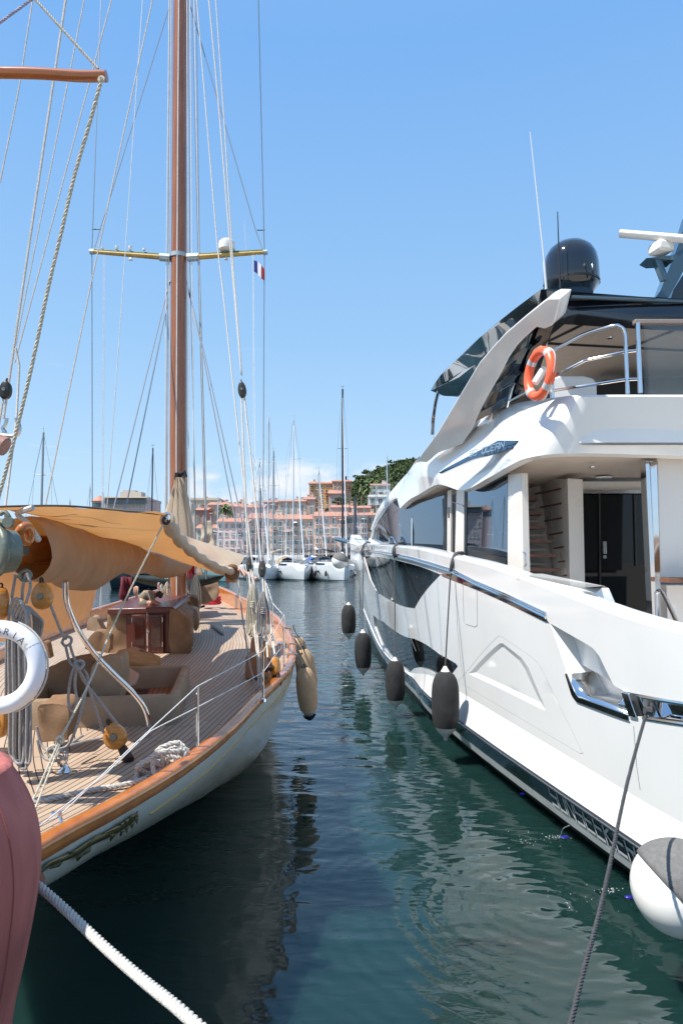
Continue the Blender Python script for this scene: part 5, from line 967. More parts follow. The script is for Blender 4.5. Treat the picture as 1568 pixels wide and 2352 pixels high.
# coils of line hung on the starboard rigging
def coil(cx, yt, yb, wd, D, m, lb, n=6):
    root = E('rope_coil', P(cx, yb, D), lb, 'rope coil', 'coils of line on the starboard rigging')
    for i in range(n):
        a = (i-(n-1)/2)/(n-1)*2; o = wd*.5*a+random.uniform(-1.5, 1.5); yb_ = yb; yb = yb+random.uniform(-7, 4)
        O('loop', MB().tube(smooth(PP([(cx+o*.3, yt+4*abs(a), D), (cx+o*.8-3, lerp(yt, yb, .3), D-.02), (cx+o-4, lerp(yt, yb, .7), D), (cx+o-2, yb-6*abs(a), D), (cx+o+5, yb-4-6*abs(a), D-.02), (cx+o+6, lerp(yt, yb, .65), D+.02), (cx+o*.7+5, lerp(yt, yb, .3), D+.03), (cx+o*.3, yt+4*abs(a), D)]), 4), .0095, 6), m, root); yb = yb_
    for i in range(4): O('wrap', MB().torus(P(cx+1, lerp(yt, yb, .36)+i*4, D), wd*.3*D/1568, .009, (.1, 0, 1), 20, 6), m, root)
coil(579, 1340, 1458, 19, 8.6, rope_t, 'tan rope coil on the left hand starboard shroud'); coil(603, 1358, 1466, 18, 8.4, rope_g, 'grey rope coil on the right hand starboard shroud'); coil(571+14, 1400, 1452, 12, 8.9, rope_t, 'thin tan coil tucked between the two larger starboard coils', 4)
coil(449, 1318, 1400, 12, 15.0, rope_t, 'tan coil hanging on the right side of the mast', 4); coil(438, 1312, 1370, 10, 15.2, rope_g, 'grey coil close against the right side of the mast', 4); coil(384, 1335, 1388, 9, 15.3, rope_t, 'tan coil hanging on the left side of the mast', 4); coil(371, 1340, 1384, 7, 15.4, rope_w, 'white coil left of the mast above the crouching sailor', 4)
T(O('striped_rope', MB().rope(PP([(364, 1338, 15.2), (366, 1388, 15.2)]), .03, 8), mat('red_white_rope', (.5, .1, .1), .8, col2=(.7, .65, .6), vs=25)), 'red and white rope hanging left of the mast', 'rope')
# fenders
def fender(name, top, bot, r, m, label, cat='fender', group=None, cap=pvc, skirt=.12, line=None, lm=rope_k, capm=None, n=28):
    ax = (bot-top); Lh = ax.length; ax = ax.normalized(); root = E(name, V((bot.x, bot.y, bot.z)), label, cat, group)
    prof = [(r*.12, 0), (r*.40, .02*Lh), (r*.66, .065*Lh), (r*.84, .13*Lh), (r*.95, .22*Lh), (r, .34*Lh), (r*1.01, .52*Lh), (r*.98, .68*Lh), (r*.90, .78*Lh), (r*.82, Lh*(.90-skirt*.5))]
    O('cover', MB().lathe(prof, top, ax, n), m, root, ang=60)
    O('end', MB().lathe([(r*.80, Lh*(.88-skirt*.5)), (r*.74, .87*Lh), (r*.5, .93*Lh), (r*.25, .98*Lh), (r*.16, Lh*1.0), (r*.14, Lh*1.04), (0, Lh*1.05)], top, ax, n), cap, root, ang=60)
    O('eye', MB().lathe([(r*.34, .02*Lh), (r*.25, -.01*Lh), (r*.16, -.04*Lh), (r*.12, -.06*Lh), (0, -.065*Lh)], top, ax, 16), capm or pvcw, root)
    if line: O('line', MB().tube(line, .011, 6), lm, root)
    return root
gd = 'dark fenders hung along the motor yacht'
for (x, yt, yb, w_, D, lx, ly, lb) in ((801, 1388, 1466, 33, 20.5, 799, 1258, 'dark fender hung farthest forward by the motor yacht bow, smallest of four'), (834, 1452, 1548, 38, 16.0, 834, 1276, 'dark fender second from the motor yacht bow, hanging over the water'), (908, 1516, 1624, 44, 12.9, 906, 1284, 'dark fender third from the motor yacht bow, in front of the lower hull window'), (1023, 1540, 1694, 62, 10.0, 1034, 1320, 'biggest dark fender with a white top eye, nearest the camera')):
    top, bot = P(x-1, yt, D), P(x, yb, D); r = w_/2*D/1568
    f = fender('fender', top, bot, r, fdark, lb, 'fender', gd, line=[top-V((0, 0, 0))+V((0, 0, .03)), P(lx, ly, {799: 26.5, 834: 19.6, 906: 14.1, 1034: 10.38}[lx]-.15)])
for (x, y, D) in ((834, 1257, 20.4), (906, 1258, 14.15), (1042, 1281, 10.35)):
    T(O('fender_lashing', MB().tube(smooth([P(x-8 if x > 1000 else x, y+32 if x > 1000 else y+24, D-.1), P(x-4, y+8, D-.12), P(x+4, y-9, D), P(x+20, y-12, D+.22)], 4), .022, 6).tube(smooth([P(x-5 if x > 1000 else x+2, y+30 if x > 1000 else y+22, D-.1), P(x, y+6, D-.12), P(x+8, y-10, D), P(x+24, y-8, D+.25)], 4), .02, 6), rope_k, ang=60), {834: 'black lashing over the white bulwark nearest the bow', 906: 'black lashing over the white bulwark amidships, middle of three', 1042: 'black lashing over the white bulwark above the biggest dark fender'}[x], 'lashing', 'fender lashings on the bulwark')
def ballf(c, r, upax, label, cloth, group=None, f=.3):
    root = E('ball_fender', c-V((0, 0, r)), label, 'ball fender', group); pr = [(r*math.sin(t), -r*math.cos(t)) for t in [math.pi*i/20 for i in range(20)]]+[(r*.2, r*.98), (r*.12, r*1.12), (0, r*1.14)]
    O('ball', MB().lathe(pr, c, upax, 36), pvcw, root, ang=70); O('cloth_cover', MB().lathe([((r*1.02)*math.sin(t)*(1+.012*math.sin(5*t)), -r*1.02*math.cos(t)) for t in [lerp(math.pi*f, math.pi*.99, i/16) for i in range(17)]], c, upax, 36), cloth, root, ang=70, solid=.01); return root
b1 = ballf(P(780, 1288, 25.5), .30, (.35, -.1, 1), 'grey topped ball fender under the motor yacht bow', greyfab, f=.55)
b2 = ballf(P(1556, 2040, 4.75), .30, (.75, -.05, .75), 'big white ball fender in a grey cloth cover at the lower right edge', greyfab, f=.47)
O('hanging_line', MB().tube(smooth(PP([(1620, 1800, 4.7), (1600, 1900, 4.6), (1585, 1950, 4.6)]), 4), .012, 6), rope_k, b2)
gB = 'beige fenders hung on the classic yacht starboard side'
for (xt, yt, xb, yb, w_, D, lb) in ((698, 1532, 711, 1648, 45, 9.9, 'beige cloth fender nearest the camera, with white and dark blue lower end'), (695, 1490, 712, 1600, 44, 11.2, 'beige cloth fender half hidden behind the nearest one'), (684, 1464, 692, 1530, 32, 13.0, 'small beige fender end showing farthest forward at the cream hull')):
    root = fender('fender', P(xt, yt, D), P(xb, yb, D), w_/2*D/1568, fbeige, lb, 'fender', gB, cap=mat('cream_fender_end%d' % xt, (.42, .40, .33), .4, var=.15), skirt=.10, capm=blackp, line=smooth([P(xt, yt, D), P(xt-10, yt-22, D-.05), P(674, yt-30, D-.3)], 3), lm=rope_g)
    if xt == 698: O('tip', MB().lathe([(.095, 0), (.08, .03), (.03, .07), (0, .08)], lerp(P(xt, yt, D), P(xb, yb, D), .955), P(xb, yb, D)-P(xt, yt, D), 20), mat('navy_tip', (.01, .012, .03), .4, var=0), root)
for i, (x, y, D) in enumerate(((663, 1530, 9.9), (660, 1490, 11.2), (655, 1448, 13.2))):
    kk = min(range(len(RB)), key=lambda k: abs(RSm[k].y-D)); s, l, zr = RB[kk]
    O('rail_lashing', MB().tube([bw(s, l-.11, zr-.03), bw(s, l-.1, zr+.03), bw(s, l-.03, zr+.034), bw(s, l+.03, zr+.02), bw(s, l+.035, zr-.06), bw(s+.02, l+.05, zr-.14)], .014, 6), rope_g, SY)
# cloths, hammock, ring, sailor
def cloth(name, rows, m, label, cat): return T(O(name, MB().grid([PP(r) for r in rows]), m, ang=180, solid=.012), label, cat)
cloth('towel', [[(278, 1326, 14), (284, 1324, 13.9), (292, 1325, 14.1), (303, 1326, 14)], [(277, 1345, 14), (283, 1344, 13.9), (290, 1346, 14.1), (302, 1345, 14)], [(272, 1368, 14), (280, 1366, 13.9), (290, 1366, 14.1), (300, 1362, 14)], [(276, 1376, 14), (284, 1382, 13.9), (290, 1388, 14.1), (296, 1370, 14)]], maroon, 'maroon towel hanging under the boom left of the sailor', 'towel')
cloth('towel', [[(432, 1288, 15.2), (437, 1288, 15.1), (441, 1289, 15.3), (446, 1290, 15.2)], [(431, 1305, 15.2), (436, 1306, 15.1), (442, 1306, 15.3), (447, 1307, 15.2)], [(430, 1326, 15.2), (436, 1330, 15.1), (442, 1326, 15.3), (447, 1322, 15.2)]], red, 'bright red cloth hanging just right of the mast', 'towel')
cloth('rag', [[(307, 1350, 14), (312, 1346, 14), (318, 1348, 14)], [(306, 1360, 14), (312, 1362, 14.1), (317, 1360, 14)], [(308, 1366, 14), (313, 1372, 14), (316, 1368, 14)]], mat('peach_rag', (.5, .28, .2), .85, var=.1), 'small peach rag hanging beside the maroon towel', 'rag')
hm = []; 
for i in range(15): f = i/14; x = lerp(298, 516, f); hm.append([(x, 1322-6*math.sin(math.pi*f)*0+6*(f > .5)*0+lerp(8, -2, f)*0, 16.8), (x, 1322+14*math.sin(math.pi*f), 16.6), (x, 1322+29*math.sin(math.pi*f)**.5, 16.9)])
cloth('hammock', hm, greencl, 'dark green cloth slung like a hammock behind the mast', 'hammock')
T(O('paddling_pool', MB().torus(G(485, 1384, 1.62), .245, .055, (0, 0, 1), 40, 12).torus(G(485, 1384, 1.62)+V((0, 0, .085)), .24, .05, (0, 0, 1), 40, 12).torus(G(485, 1384, 1.62)+V((0, 0, .155)), .235, .045, (0, 0, 1), 40, 12), red, ang=60), 'red inflatable ring pool on the foredeck', 'inflatable pool')
T(O('sandals', MB().tube(PP([(455, 1396, 15.2), (462, 1394, 15.2)]), .03, 6).tube(PP([(463, 1394, 15.2), (470, 1392, 15.2)]), .03, 6), blackm), 'pair of dark sandals on deck beside the red pool', 'sandals')
lump([(424, 1395), (430, 1374), (442, 1370), (452, 1378), (454, 1404), (446, 1412)], 14.2, 0, canvasb, 'forward_locker', 51, depth=.6)
lump([(402, 1408), (410, 1396), (436, 1396), (452, 1404), (454, 1440), (446, 1446), (438, 1412)], 13.2, 0, canvas, 'side_cover', 52, depth=.4)
lump([(404, 1405), (412, 1398), (440, 1404), (441, 1430), (434, 1440), (428, 1420)], 12.6, 0, mat('grey_blue_cloth', (.11, .12, .125), .9, var=.15), 'draped_jacket', 53, depth=.2)
O('chart_papers', MB().plate([P(343, 1396, 11.6), P(350, 1388, 12.2), P(375, 1385, 12.2), P(372, 1396, 11.6)], V((0, 0, .006))), paper, SY)
# sailor crouching on the deckhouse roof: one skinned body
def skinbody(name, joints, edges, radii, m, parent, sub=2):
    me = bpy.data.meshes.new(name); off = LOC[parent.name]; me.from_pydata([V(j)-off for j in joints], edges, []); o = bpy.data.objects.new(name, me); COL.objects.link(o); o.parent = parent; LOC[o.name] = off
    sk = o.modifiers.new('k', 'SKIN'); sk.use_smooth_shade = True
    for i, r in enumerate(radii): me.skin_vertices[0].data[i].radius = (r, r) if not isinstance(r, tuple) else r
    me.skin_vertices[0].data[0].use_root = True
    o.modifiers.new('s', 'SUBSURF').levels = sub; o.modifiers['s'].render_levels = sub; me.materials.append(m); return o
DP = 12.0
q = lambda x, y, d=0.: P(x, y, DP+d)
PE = E('person', q(335, 1398), 'sailor in khaki shirt and dark shorts crouched bowed on the deckhouse roof', 'person')
k_ = DP/1568
J = [q(327, 1386), q(329, 1374), q(336, 1366), q(348, 1364), q(354, 1366), q(357.5, 1367, -.02), q(362, 1369, -.02),      # pelvis, waist, chest, shoulders, neck, skull base, head
     q(347, 1366, -.14), q(350, 1382, -.2), q(362, 1389, -.22), q(367, 1389, -.22), q(347, 1367, .12), q(352, 1381, .1), q(364, 1386, 0), q(369, 1387, 0),
     q(330, 1389, -.12), q(350, 1384, -.24), q(340, 1396, -.2), q(349, 1397.5, -.24), q(330, 1389, .12), q(350, 1383, .1), q(341, 1396, .1), q(350, 1397, .1)]
Ed = [(0, 1), (1, 2), (2, 3), (3, 4), (4, 5), (5, 6), (3, 7), (7, 8), (8, 9), (9, 10), (3, 11), (11, 12), (12, 13), (13, 14), (0, 15), (15, 16), (16, 17), (17, 18), (0, 19), (19, 20), (20, 21), (21, 22)]
Ra = [.085, .085, .095, .085, .038, .045, .058, .045, .032, .026, .022, .045, .032, .026, .022, .06, .048, .036, .028, .06, .048, .036, .028]
skinbody('body', J, Ed, Ra, skin, PE)
skinbody('shirt', [J[0]+V((0, 0, .02))]+J[1:4]+[J[7], J[8]*1, J[11], J[12]], [(0, 1), (1, 2), (2, 3), (3, 4), (4, 5), (3, 6), (6, 7)], [.097, .1, .108, .095, .056, .044, .056, .044], khaki, PE)
skinbody('shorts', [J[0], J[15], lerp(J[15], J[16], .7), J[19], lerp(J[19], J[20], .7)], [(0, 1), (1, 2), (0, 3), (3, 4)], [.1, .072, .062, .072, .062], shorts, PE)
O('hair', MB().lathe([(.0, .075), (.04, .068), (.062, .04), (.067, .0), (.058, -.035)], J[6]+V((.02, .01, .012)), (.55, .2, .8), 16), hair, PE)
# red canvas cover and white mooring warp in the lower left corner
RD = E('covered_float', P(-60, 2350, 2.6), 'big round shape under faded red canvas bulging in at the lower left edge', 'covered float')
prof = [(-10, 1768), (10, 1790), (35, 1835), (55, 1885), (66, 1930), (72, 1985), (71, 2040), (62, 2110), (50, 2180), (36, 2250), (22, 2310), (12, 2360), (4, 2420)]
rows = []
for x, y in prof:
    D = 2.6; edge = P(x, y, D); ctr = P(-190, y, D+.0); rr = (edge-ctr).length; r = []
    for j in range(48): t = 2*math.pi*j/48; r.append(ctr+V((math.cos(t), math.sin(t), 0))*rr*(1+.009*math.sin(9*t+y*.01)+.006*math.sin(23*t+y*.004)+.003*math.sin(41*t)))
    rows.append(r)
rows.insert(0, [P(-190, 1750, 2.6)]*48)
rs = [[cr([r[j] for r in rows], t/3) for j in range(48)] for t in range((len(rows)-1)*3+1)]
O('canvas_cover', MB().grid(rs, close=True), redfab, RD, ang=180)
for j in (40, 43, 46): O('seam', MB().tube([r[j]+(r[j]-r[(j+24) % 48]).normalized()*.0015 for r in rs[4:]], .0028, 6), mat('seam_thread%d' % j, (.26, .07, .06), .8, var=0), RD)
T(O('rope_sleeve', MB().tube(PP([(40, 2006, 3.1), (66, 2016, 3.05), (80, 2026, 2.95)]), [.042, .04, .042], 14), mat('tan_leather_sleeve', (.3, .12, .07), .5, var=.15)), 'brown leather sleeve round the white rope at the red canvas', 'sleeve')
wr = smooth(PP([(76, 2024, 2.98), (150, 2090, 2.8), (240, 2176, 2.55), (330, 2254, 2.3), (400, 2310, 2.1), (470, 2372, 1.95)]), 6)
T(O('mooring_line', MB().rope(wr, .019, 5.6, 6, 4), rope_w, ang=80), 'thick braided white mooring line running out of the bottom edge', 'mooring line')
T(O('mooring_line', MB().rope(smooth(PP([(1486, 1632, 5.05), (1440, 1800, 4.4), (1385, 2060, 3.6), (1340, 2230, 3.1), (1306, 2372, 2.75)]), 5), .0125, 5.5), rope_k, ang=80), 'charcoal mooring line from the motor yacht fairlead down to the bottom right', 'mooring line')
T(O('rope_thimble', MB().tube(PP([(1480, 1632, 5.0), (1494, 1634, 5.0)]), .03, 8), rope_k), 'black rope end wrapped round the steel fairlead bar', 'rope')
# flag
fl = MB(); FLR = E('flag', P(583, 640, 15.8), 'small French tricolour flag under the starboard spreader', 'flag')
cs_ = [(.08, .10, .36), (.70, .70, .72), (.65, .08, .08)]
for k in range(3):
    rows = []
    for i in range(5):
        f = (k+i/4)/3; x = lerp(583, 608, f); yt = lerp(597, 616, f)-3*math.sin(f*4); yb = lerp(626, 642, f)-3*math.sin(f*4+1); rows.append([P(x, lerp(yt, yb, j/4), 15.8+.05*math.sin(f*7)) for j in range(5)])
    O(('blue_band', 'white_band', 'red_band')[k], MB().grid(rows), mat('flag_%d' % k, cs_[k], .8, var=.05, trans=.3, transcol=cs_[k]), FLR, ang=180)
# =====================================================================
#  FAR SHORE: quay, boats, houses, hill
# =====================================================================
random.seed(21)
def q3(px, D): return P(px, 1276, D).x
conc = mat('quay_concrete', (.30, .28, .25), .9, var=.15, vs=.5)
qm = MB(); qm.add([(-400, 122, -.5), (90, 104, -.5), (90, 104, 1.3), (-400, 122, 1.3), (-400, 900, 1.3), (400, 900, 1.3), (400, 104, 1.3), (400, 104, -.5)], [(0, 1, 2, 3), (1, 7, 6, 2), (3, 2, 6, 5, 4)]); ST(O('quay', qm, conc))
tile = mat('terracotta_roof_tiles', (.45, .24, .17), .9, var=0, col2=(.33, .15, .10), vs=1.6, det=8)
wglass = mat('window_pane', (.05, .07, .09), .06, var=.2, spec=.8); shut = mat('grey_green_shutters', (.22, .28, .26), .7, var=.15); balm = mat('dark_balcony_iron', (.08, .08, .085), .6, var=.1); whit = mat('white_stucco', (.62, .60, .56), .85, var=.05, vs=.6)
def stucco(n, c): return mat(n, c, .9, var=.07, vs=.35)
WALLC = {}
def house(x0, x1, yr, ye, D, col, label, yb=1275, roof='tile', storeys=4, cols=4, pitch=0., rot=-.0, depth=12, balc=.35, win=True, name='town_house', shutters=.4, group='houses along the old port', wing=None):
    """front facade between image columns x0..x1 at distance D; yr roof ridge, ye eaves, yb foot (heights by sight line)"""
    a, b = P(x0, ye, D), P(x1, ye, D); zt = a.z; z0 = max(1.3, P(x0, yb, D).z); zr = P(x0, yr, D).z; W = b.x-a.x; H = zt-z0; base = V(((a.x+b.x)/2, D, z0))
    root = E(name, base, label, 'house' if name != 'apartment_block' else 'apartment block', group); wm = stucco('stucco_%d' % len(MM), col)
    m = MB().add([(a.x, D, z0), (b.x, D, z0), (b.x, D+depth, z0), (a.x, D+depth, z0), (a.x, D, zt), (b.x, D, zt), (b.x, D+depth, zt), (a.x, D+depth, zt)], [(0, 1, 5, 4), (1, 2, 6, 5), (2, 3, 7, 6), (3, 0, 4, 7), (4, 5, 6, 7)]); O('wall', m, wm, root)
    O('cornice', MB().box(((a.x+b.x)/2, D-.12, zt-.12), (W+.3, .5, .25)), wm, root)
    if roof == 'tile': rf = O('roof', MB().add([(a.x-.3, D-.5, zt+.05), (b.x+.3, D-.5, zt+.05), (b.x+.3, D+5, zr), (a.x-.3, D+5, zr), (a.x-.3, D+depth, zt+.05), (b.x+.3, D+depth, zt+.05)], [(0, 1, 2, 3), (3, 2, 5, 4), (0, 3, 4), (1, 5, 2), (0, 4, 5, 1)]), tile, root)
    else: rf = O('roof', MB().box(((a.x+b.x)/2, D+depth/2, zt+.25), (W+.2, depth, .5)), wm, root)
    for k in range(random.choice((1, 2, 2))):
        cx = random.uniform(a.x+.6, b.x-.6); h = random.uniform(.8, 1.5); O('chimney', MB().box((cx, D+4.5, zr+h/2-.4), (.7, .7, h)).box((cx, D+4.5, zr+h-.35), (.85, .85, .12)), wm, rf)
    if win:
        sh_ = H/storeys; cw = W/cols; n = 0
        for i in range(storeys):
            for j in range(cols):
                cx = a.x+cw*(j+.5); cz = zt-sh_*(i+.52); ww = cw*random.choice((.34, .4, .5)); hh = sh_*random.choice((.5, .55, .62)); r_ = random.random()
                w_ = O('window', MB().box((cx, D+.02, cz), (ww, .08, hh)), wglass if r_ < .72 else shut, root)
                fr = MB(); t = .07*max(1, cw/2.4)
                for dx in (-ww/2, 0, ww/2): fr.box((cx+dx, D-.05, cz), (t, .1, hh+t))
                fr.box((cx, D-.051, cz+hh/2), (ww+t, .1, t)).box((cx, D-.052, cz-hh/2), (ww+.3, .16, t)); O('frame', fr, whit, w_)
                if random.random() < shutters:
                    for s_ in (-1, 1): O('shutter', MB().box((cx+s_*(ww/2+ww*.2), D-.06, cz), (ww*.36, .06, hh)), shut, w_)
                if random.random() < balc and i > -1:
                    bl = MB().box((cx, D-.55, cz-hh/2-.08), (min(cw*.98, ww*2.0), 1.0, .12)); by = D-1.03
                    O('balcony', bl, wm, root); rl2 = MB().box((cx, by, cz-hh/2+.85), (min(cw*.98, ww*2), .05, .06))
                    bw_ = min(cw*.98, ww*2.0)
                    for k in range(9): rl2.box((cx-bw_/2+bw_*k/8, by, cz-hh/2+.42), (.05, .05, .85))
                    O('balcony_rail', rl2, balm, root)
                    if random.random() < .3: O('awning', MB().add([(cx-ww*.8, D-.05, cz+hh*.5), (cx+ww*.8, D-.05, cz+hh*.5), (cx+ww*.8, D-1.3, cz+hh*.15), (cx-ww*.8, D-1.3, cz+hh*.15)], [(0, 1, 2, 3)]), random.choice((whit, mat('awn%d' % len(MM), (.5, .18, .08), .8, var=0), shut)), root, solid=.03)
    return root
pinkA, pinkB, lil, cream_, salm, och = (.68, .49, .44), (.70, .53, .50), (.64, .55, .55), (.68, .61, .54), (.68, .49, .41), (.68, .49, .35)
house(450, 499, 1202, 1214, 150, (.55, .53, .49), 'pale plastered quay house right of the furled sail, with a low orange roof', cols=3)
house(499, 571, 1187, 1199, 148, pinkB, 'pink quay house second from the left with a white awning', cols=5)
house(571, 620, 1175, 1191, 152, pinkA, 'narrow salmon pink quay house between two wider ones, left of the beige one', cols=3)
house(620, 652, 1178, 1193, 150, cream_, 'slim peach quay house with long balconies', cols=2, balc=.9)
house(652, 721, 1178, 1193, 149, (.54, .46, .40), 'wide beige quay house with glazed top floor and dark balconies', cols=4, balc=.6, shutters=.1)
house(721, 795, 1172, 1186, 147, salm, 'salmon quay house with orange awnings just left of the lilac one', cols=4, balc=.55)
house(795, 843, 1174, 1184, 150, lil, 'lilac pink quay house partly hidden by the dark post', cols=3, balc=.3, shutters=.7)
house(843, 905, 1174, 1184, 153, och, 'orange ochre quay house at the motor yacht bow', cols=3)
g2 = 'houses stepping up behind the quay'
house(448, 475, 1163, 1172, 178, (.30, .17, .14), 'small dark brown gabled house behind the pale quay house', cols=2, storeys=2, group=g2, balc=0)
house(478, 520, 1150, 1160, 185, (.50, .42, .36), 'grey beige villa below the palm, behind the pink houses', cols=3, storeys=3, group=g2, balc=0)
house(514, 560, 1153, 1164, 178, salm, 'red roofed house right of the palm tree', cols=3, storeys=2, group=g2, balc=0)
house(556, 606, 1156, 1166, 172, pinkB, 'pinkish house behind the rigging of the central masts', cols=3, storeys=2, group=g2, balc=0)
house(604, 640, 1146, 1154, 190, (.56, .42, .38), 'lilac gabled house in the second row behind the tall grey mast', cols=2, storeys=3, group=g2, balc=0)
house(640, 700, 1144, 1152, 182, (.56, .48, .40), 'broad cream house with white terrace, second row', cols=4, storeys=3, group=g2, balc=.2)
house(694, 722, 1138, 1147, 195, (.50, .40, .34), 'small ochre house just left of the orange apartment block foot', cols=2, storeys=2, group=g2, balc=0)
house(755, 790, 1122, 1134, 196, (.50, .37, .33), 'gabled pinkish house in front of the orange apartment block', cols=2, storeys=3, group=g2, balc=0)
house(762, 800, 1156, 1166, 176, salm, 'red roofed house behind the salmon quay house', cols=3, storeys=2, group=g2, balc=0)
house(796, 850, 1158, 1167, 178, (.52, .36, .27), 'orange roofed low house behind the lilac quay house', cols=4, storeys=2, group=g2, balc=0)
house(437, 502, 1143, 1147, 215, (.48, .42, .33), 'long flat roofed beige building on the rise left of the palm', cols=7, storeys=3, roof='flat', group='larger buildings behind the port', balc=0)
house(500, 545, 1157, 1160, 225, (.44, .36, .31), 'low grey brown building glimpsed between masts', cols=5, storeys=2, roof='flat', group=g2, balc=0)
gA = 'larger buildings behind the port'
house(710, 768, 1103, 1111, 232, (.62, .36, .16), 'tall orange apartment block on the hill foot, lower left wing', name='apartment_block', cols=5, storeys=5, yb=1168, balc=.4, shutters=.1, group=gA)
house(764, 806, 1098, 1106, 228, (.60, .33, .20), 'taller salmon wing of the orange apartment block beside the wooded hill', name='apartment_block', cols=4, storeys=6, yb=1165, balc=.35, shutters=.1, group=gA)
house(852, 895, 1107, 1114, 222, (.66, .65, .62), 'white villa with red roof under the wooded hill', cols=3, storeys=2, yb=1138, group=gA, balc=.2); house(846, 900, 1136, 1140, 218, (.66, .65, .62), 'white terraced lower block of the villa', cols=3, storeys=1, roof='flat', yb=1160, group=gA, balc=0)
# hotel far left with round corner tower
HT = house(238, 334, 1142, 1147, 140, (.40, .33, .32), 'mauve hotel with glazed top floors and a round red roofed corner tower, above the awning', name='hotel', cols=8, storeys=5, roof='flat', balc=0, shutters=0, group=gA)
c = P(229, 1150, 142); O('tower', MB().lathe([(1.45, c.z), (1.45, 1.3)], (c.x, c.y, 0), (0, 0, 1), 24), WALLC.get('x') or stucco('mauve_stucco', (.42, .34, .33)), HT); O('tower_roof', MB().lathe([(0, c.z+1.15), (.9, c.z+.55), (1.75, c.z-.15), (1.6, c.z-.3), (1.4, c.z-.3)], (c.x, c.y, 0), (0, 0, 1), 24), tile, HT); O('tower_glazing', MB().lathe([(1.49, c.z-.5), (1.49, c.z-1.6)], (c.x, c.y, 0), (0, 0, 1), 24), wglass, HT)
a = P(262, 1142, 139.5); O('glazed_floor', MB().box((a.x+2.6, 139.6, P(0, 1153, 139.5).z), (8.6, 1.2, .75)), wglass, HT); O('roof_slab', MB().box((a.x+2.6, 139.5, P(0, 1143, 139.5).z), (9.4, 2.4, .22)), stucco('cream_slab', (.60, .54, .42)), HT); O('roof_pavilion', MB().box((a.x+2.8, 143, P(0, 1137, 143).z), (4.4, 3, 1.1)).box((a.x+2.2, 143.2, P(0, 1131, 143).z), (2.6, 2, .8)), stucco('cream_pavilion', (.5, .43, .36)), HT)
# hotel on the near quay to the left, outside the frame but mirrored in the windscreen
# hill
hillm = mat('hill_scrub', (.022, .034, .014), .95, var=.4, vs=.06); rows = []
def ridge(px): 
    ks = [(700, 1168), (760, 1160), (800, 1120), (812, 1106), (840, 1090), (875, 1076), (905, 1064), (930, 1057), (955, 1054), (1000, 1060), (1100, 1072), (1250, 1100), (1500, 1150)]
    for a, b in zip(ks, ks[1:]):
        if px <= b[0]: return lerp(a[1], b[1], max(0, (px-a[0])/(b[0]-a[0])))
    return 1150
for px in range(700, 1501, 20):
    rz = P(px, ridge(px)+5, 330).z; x = P(px, 1276, 330).x; rows.append([V((x*215/330, 215, 4)), V((x*240/330, 240, lerp(4, rz, .35))), V((x*280/330, 280, lerp(4, rz, .75))), V((x, 330, rz)), V((x*1.3, 430, rz*.8)), V((x*1.6, 520, 0))])
ST(O('hillside', MB().grid(rows), hillm))
leafm = mat('pine_foliage', (.03, .055, .014), .9, var=0, col2=(.075, .105, .026), vs=.35, det=3); barkm = mat('bark', (.10, .075, .05), .95, var=.2)
def clump(mb, c, r, n=60, flat=.6, s=.5):
    for _ in range(n):
        d = V((random.gauss(0, 1), random.gauss(0, 1), random.gauss(0, 1))).normalized()*r*random.uniform(.6, 1.05); d.z *= flat; p = c+d; a = V((random.gauss(0, 1), random.gauss(0, 1), random.gauss(0, .6))).normalized(); b = a.cross(V((random.gauss(0, 1), random.gauss(0, 1), random.gauss(0, 1)))).normalized(); k = s*random.uniform(.6, 1.3)
        mb.add([p-a*k-b*k*.5, p+a*k-b*k*.5, p+a*k*.6+b*k, p-a*k*.6+b*k], [(0, 1, 2, 3)])
wd = MB()
for i in range(760):
    px = random.uniform(792, 985) if i < 560 else random.uniform(985, 1250); f = random.random()**.7; x = P(px, 1276, 330).x; D = lerp(228, 334, f); rz_ = P(px, ridge(px)+6, 330).z; z = lerp(4, lerp(4, rz_, .35), (D-215)/25) if D < 240 else (lerp(lerp(4, rz_, .35), lerp(4, rz_, .75), (D-240)/40) if D < 280 else lerp(lerp(4, rz_, .75), rz_, min(1, (D-280)/50))); r = random.uniform(1.3, 2.5)
    xx = x*D/330*1.0
    clump(wd, V((xx, D, z+r*.2)), r*.85, 34, .6, r*.2)
T(O('hillside_wood', wd, leafm, ang=180), 'dense dark green pine wood covering the hill above the motor yacht bow', 'wood', kind='stuff')
def pine(px, y, D, h, cw, lb):
    top = P(px, y, D); root = E('umbrella_pine', top-V((0, 0, h)), lb, 'tree', 'umbrella pines on the hill crest'); O('trunk', MB().tube([top-V((0, 0, h)), top-V((.3, 0, h*.5)), top-V((0, 0, .8))], [.3, .22, .12], 6), barkm, root); m = MB()
    for k in range(9): clump(m, top+V((random.uniform(-cw, cw), random.uniform(-1, 1)*cw*.6, -random.uniform(.4, 1.4))), cw*.5, 40, .45, .42)
    O('crown', m, leafm, root, ang=180)
pine(826, 1092, 318, 6, 3.0, 'umbrella pine lowest on the hill crest, just right of the orange apartments'); pine(852, 1080, 322, 6, 3.2, 'umbrella pine halfway along the visible hill crest'); pine(882, 1071, 326, 6, 3.4, 'umbrella pine on the crest next to the white mast'); pine(914, 1058, 328, 6, 3.8, 'umbrella pine near the top of the hill, left of the yacht roof'); pine(943, 1054, 330, 6, 3.4, 'highest umbrella pine on the crest, touching the yacht roofline')
palmm = mat('palm_fronds', (.09, .13, .045), .8, var=.3, vs=2)
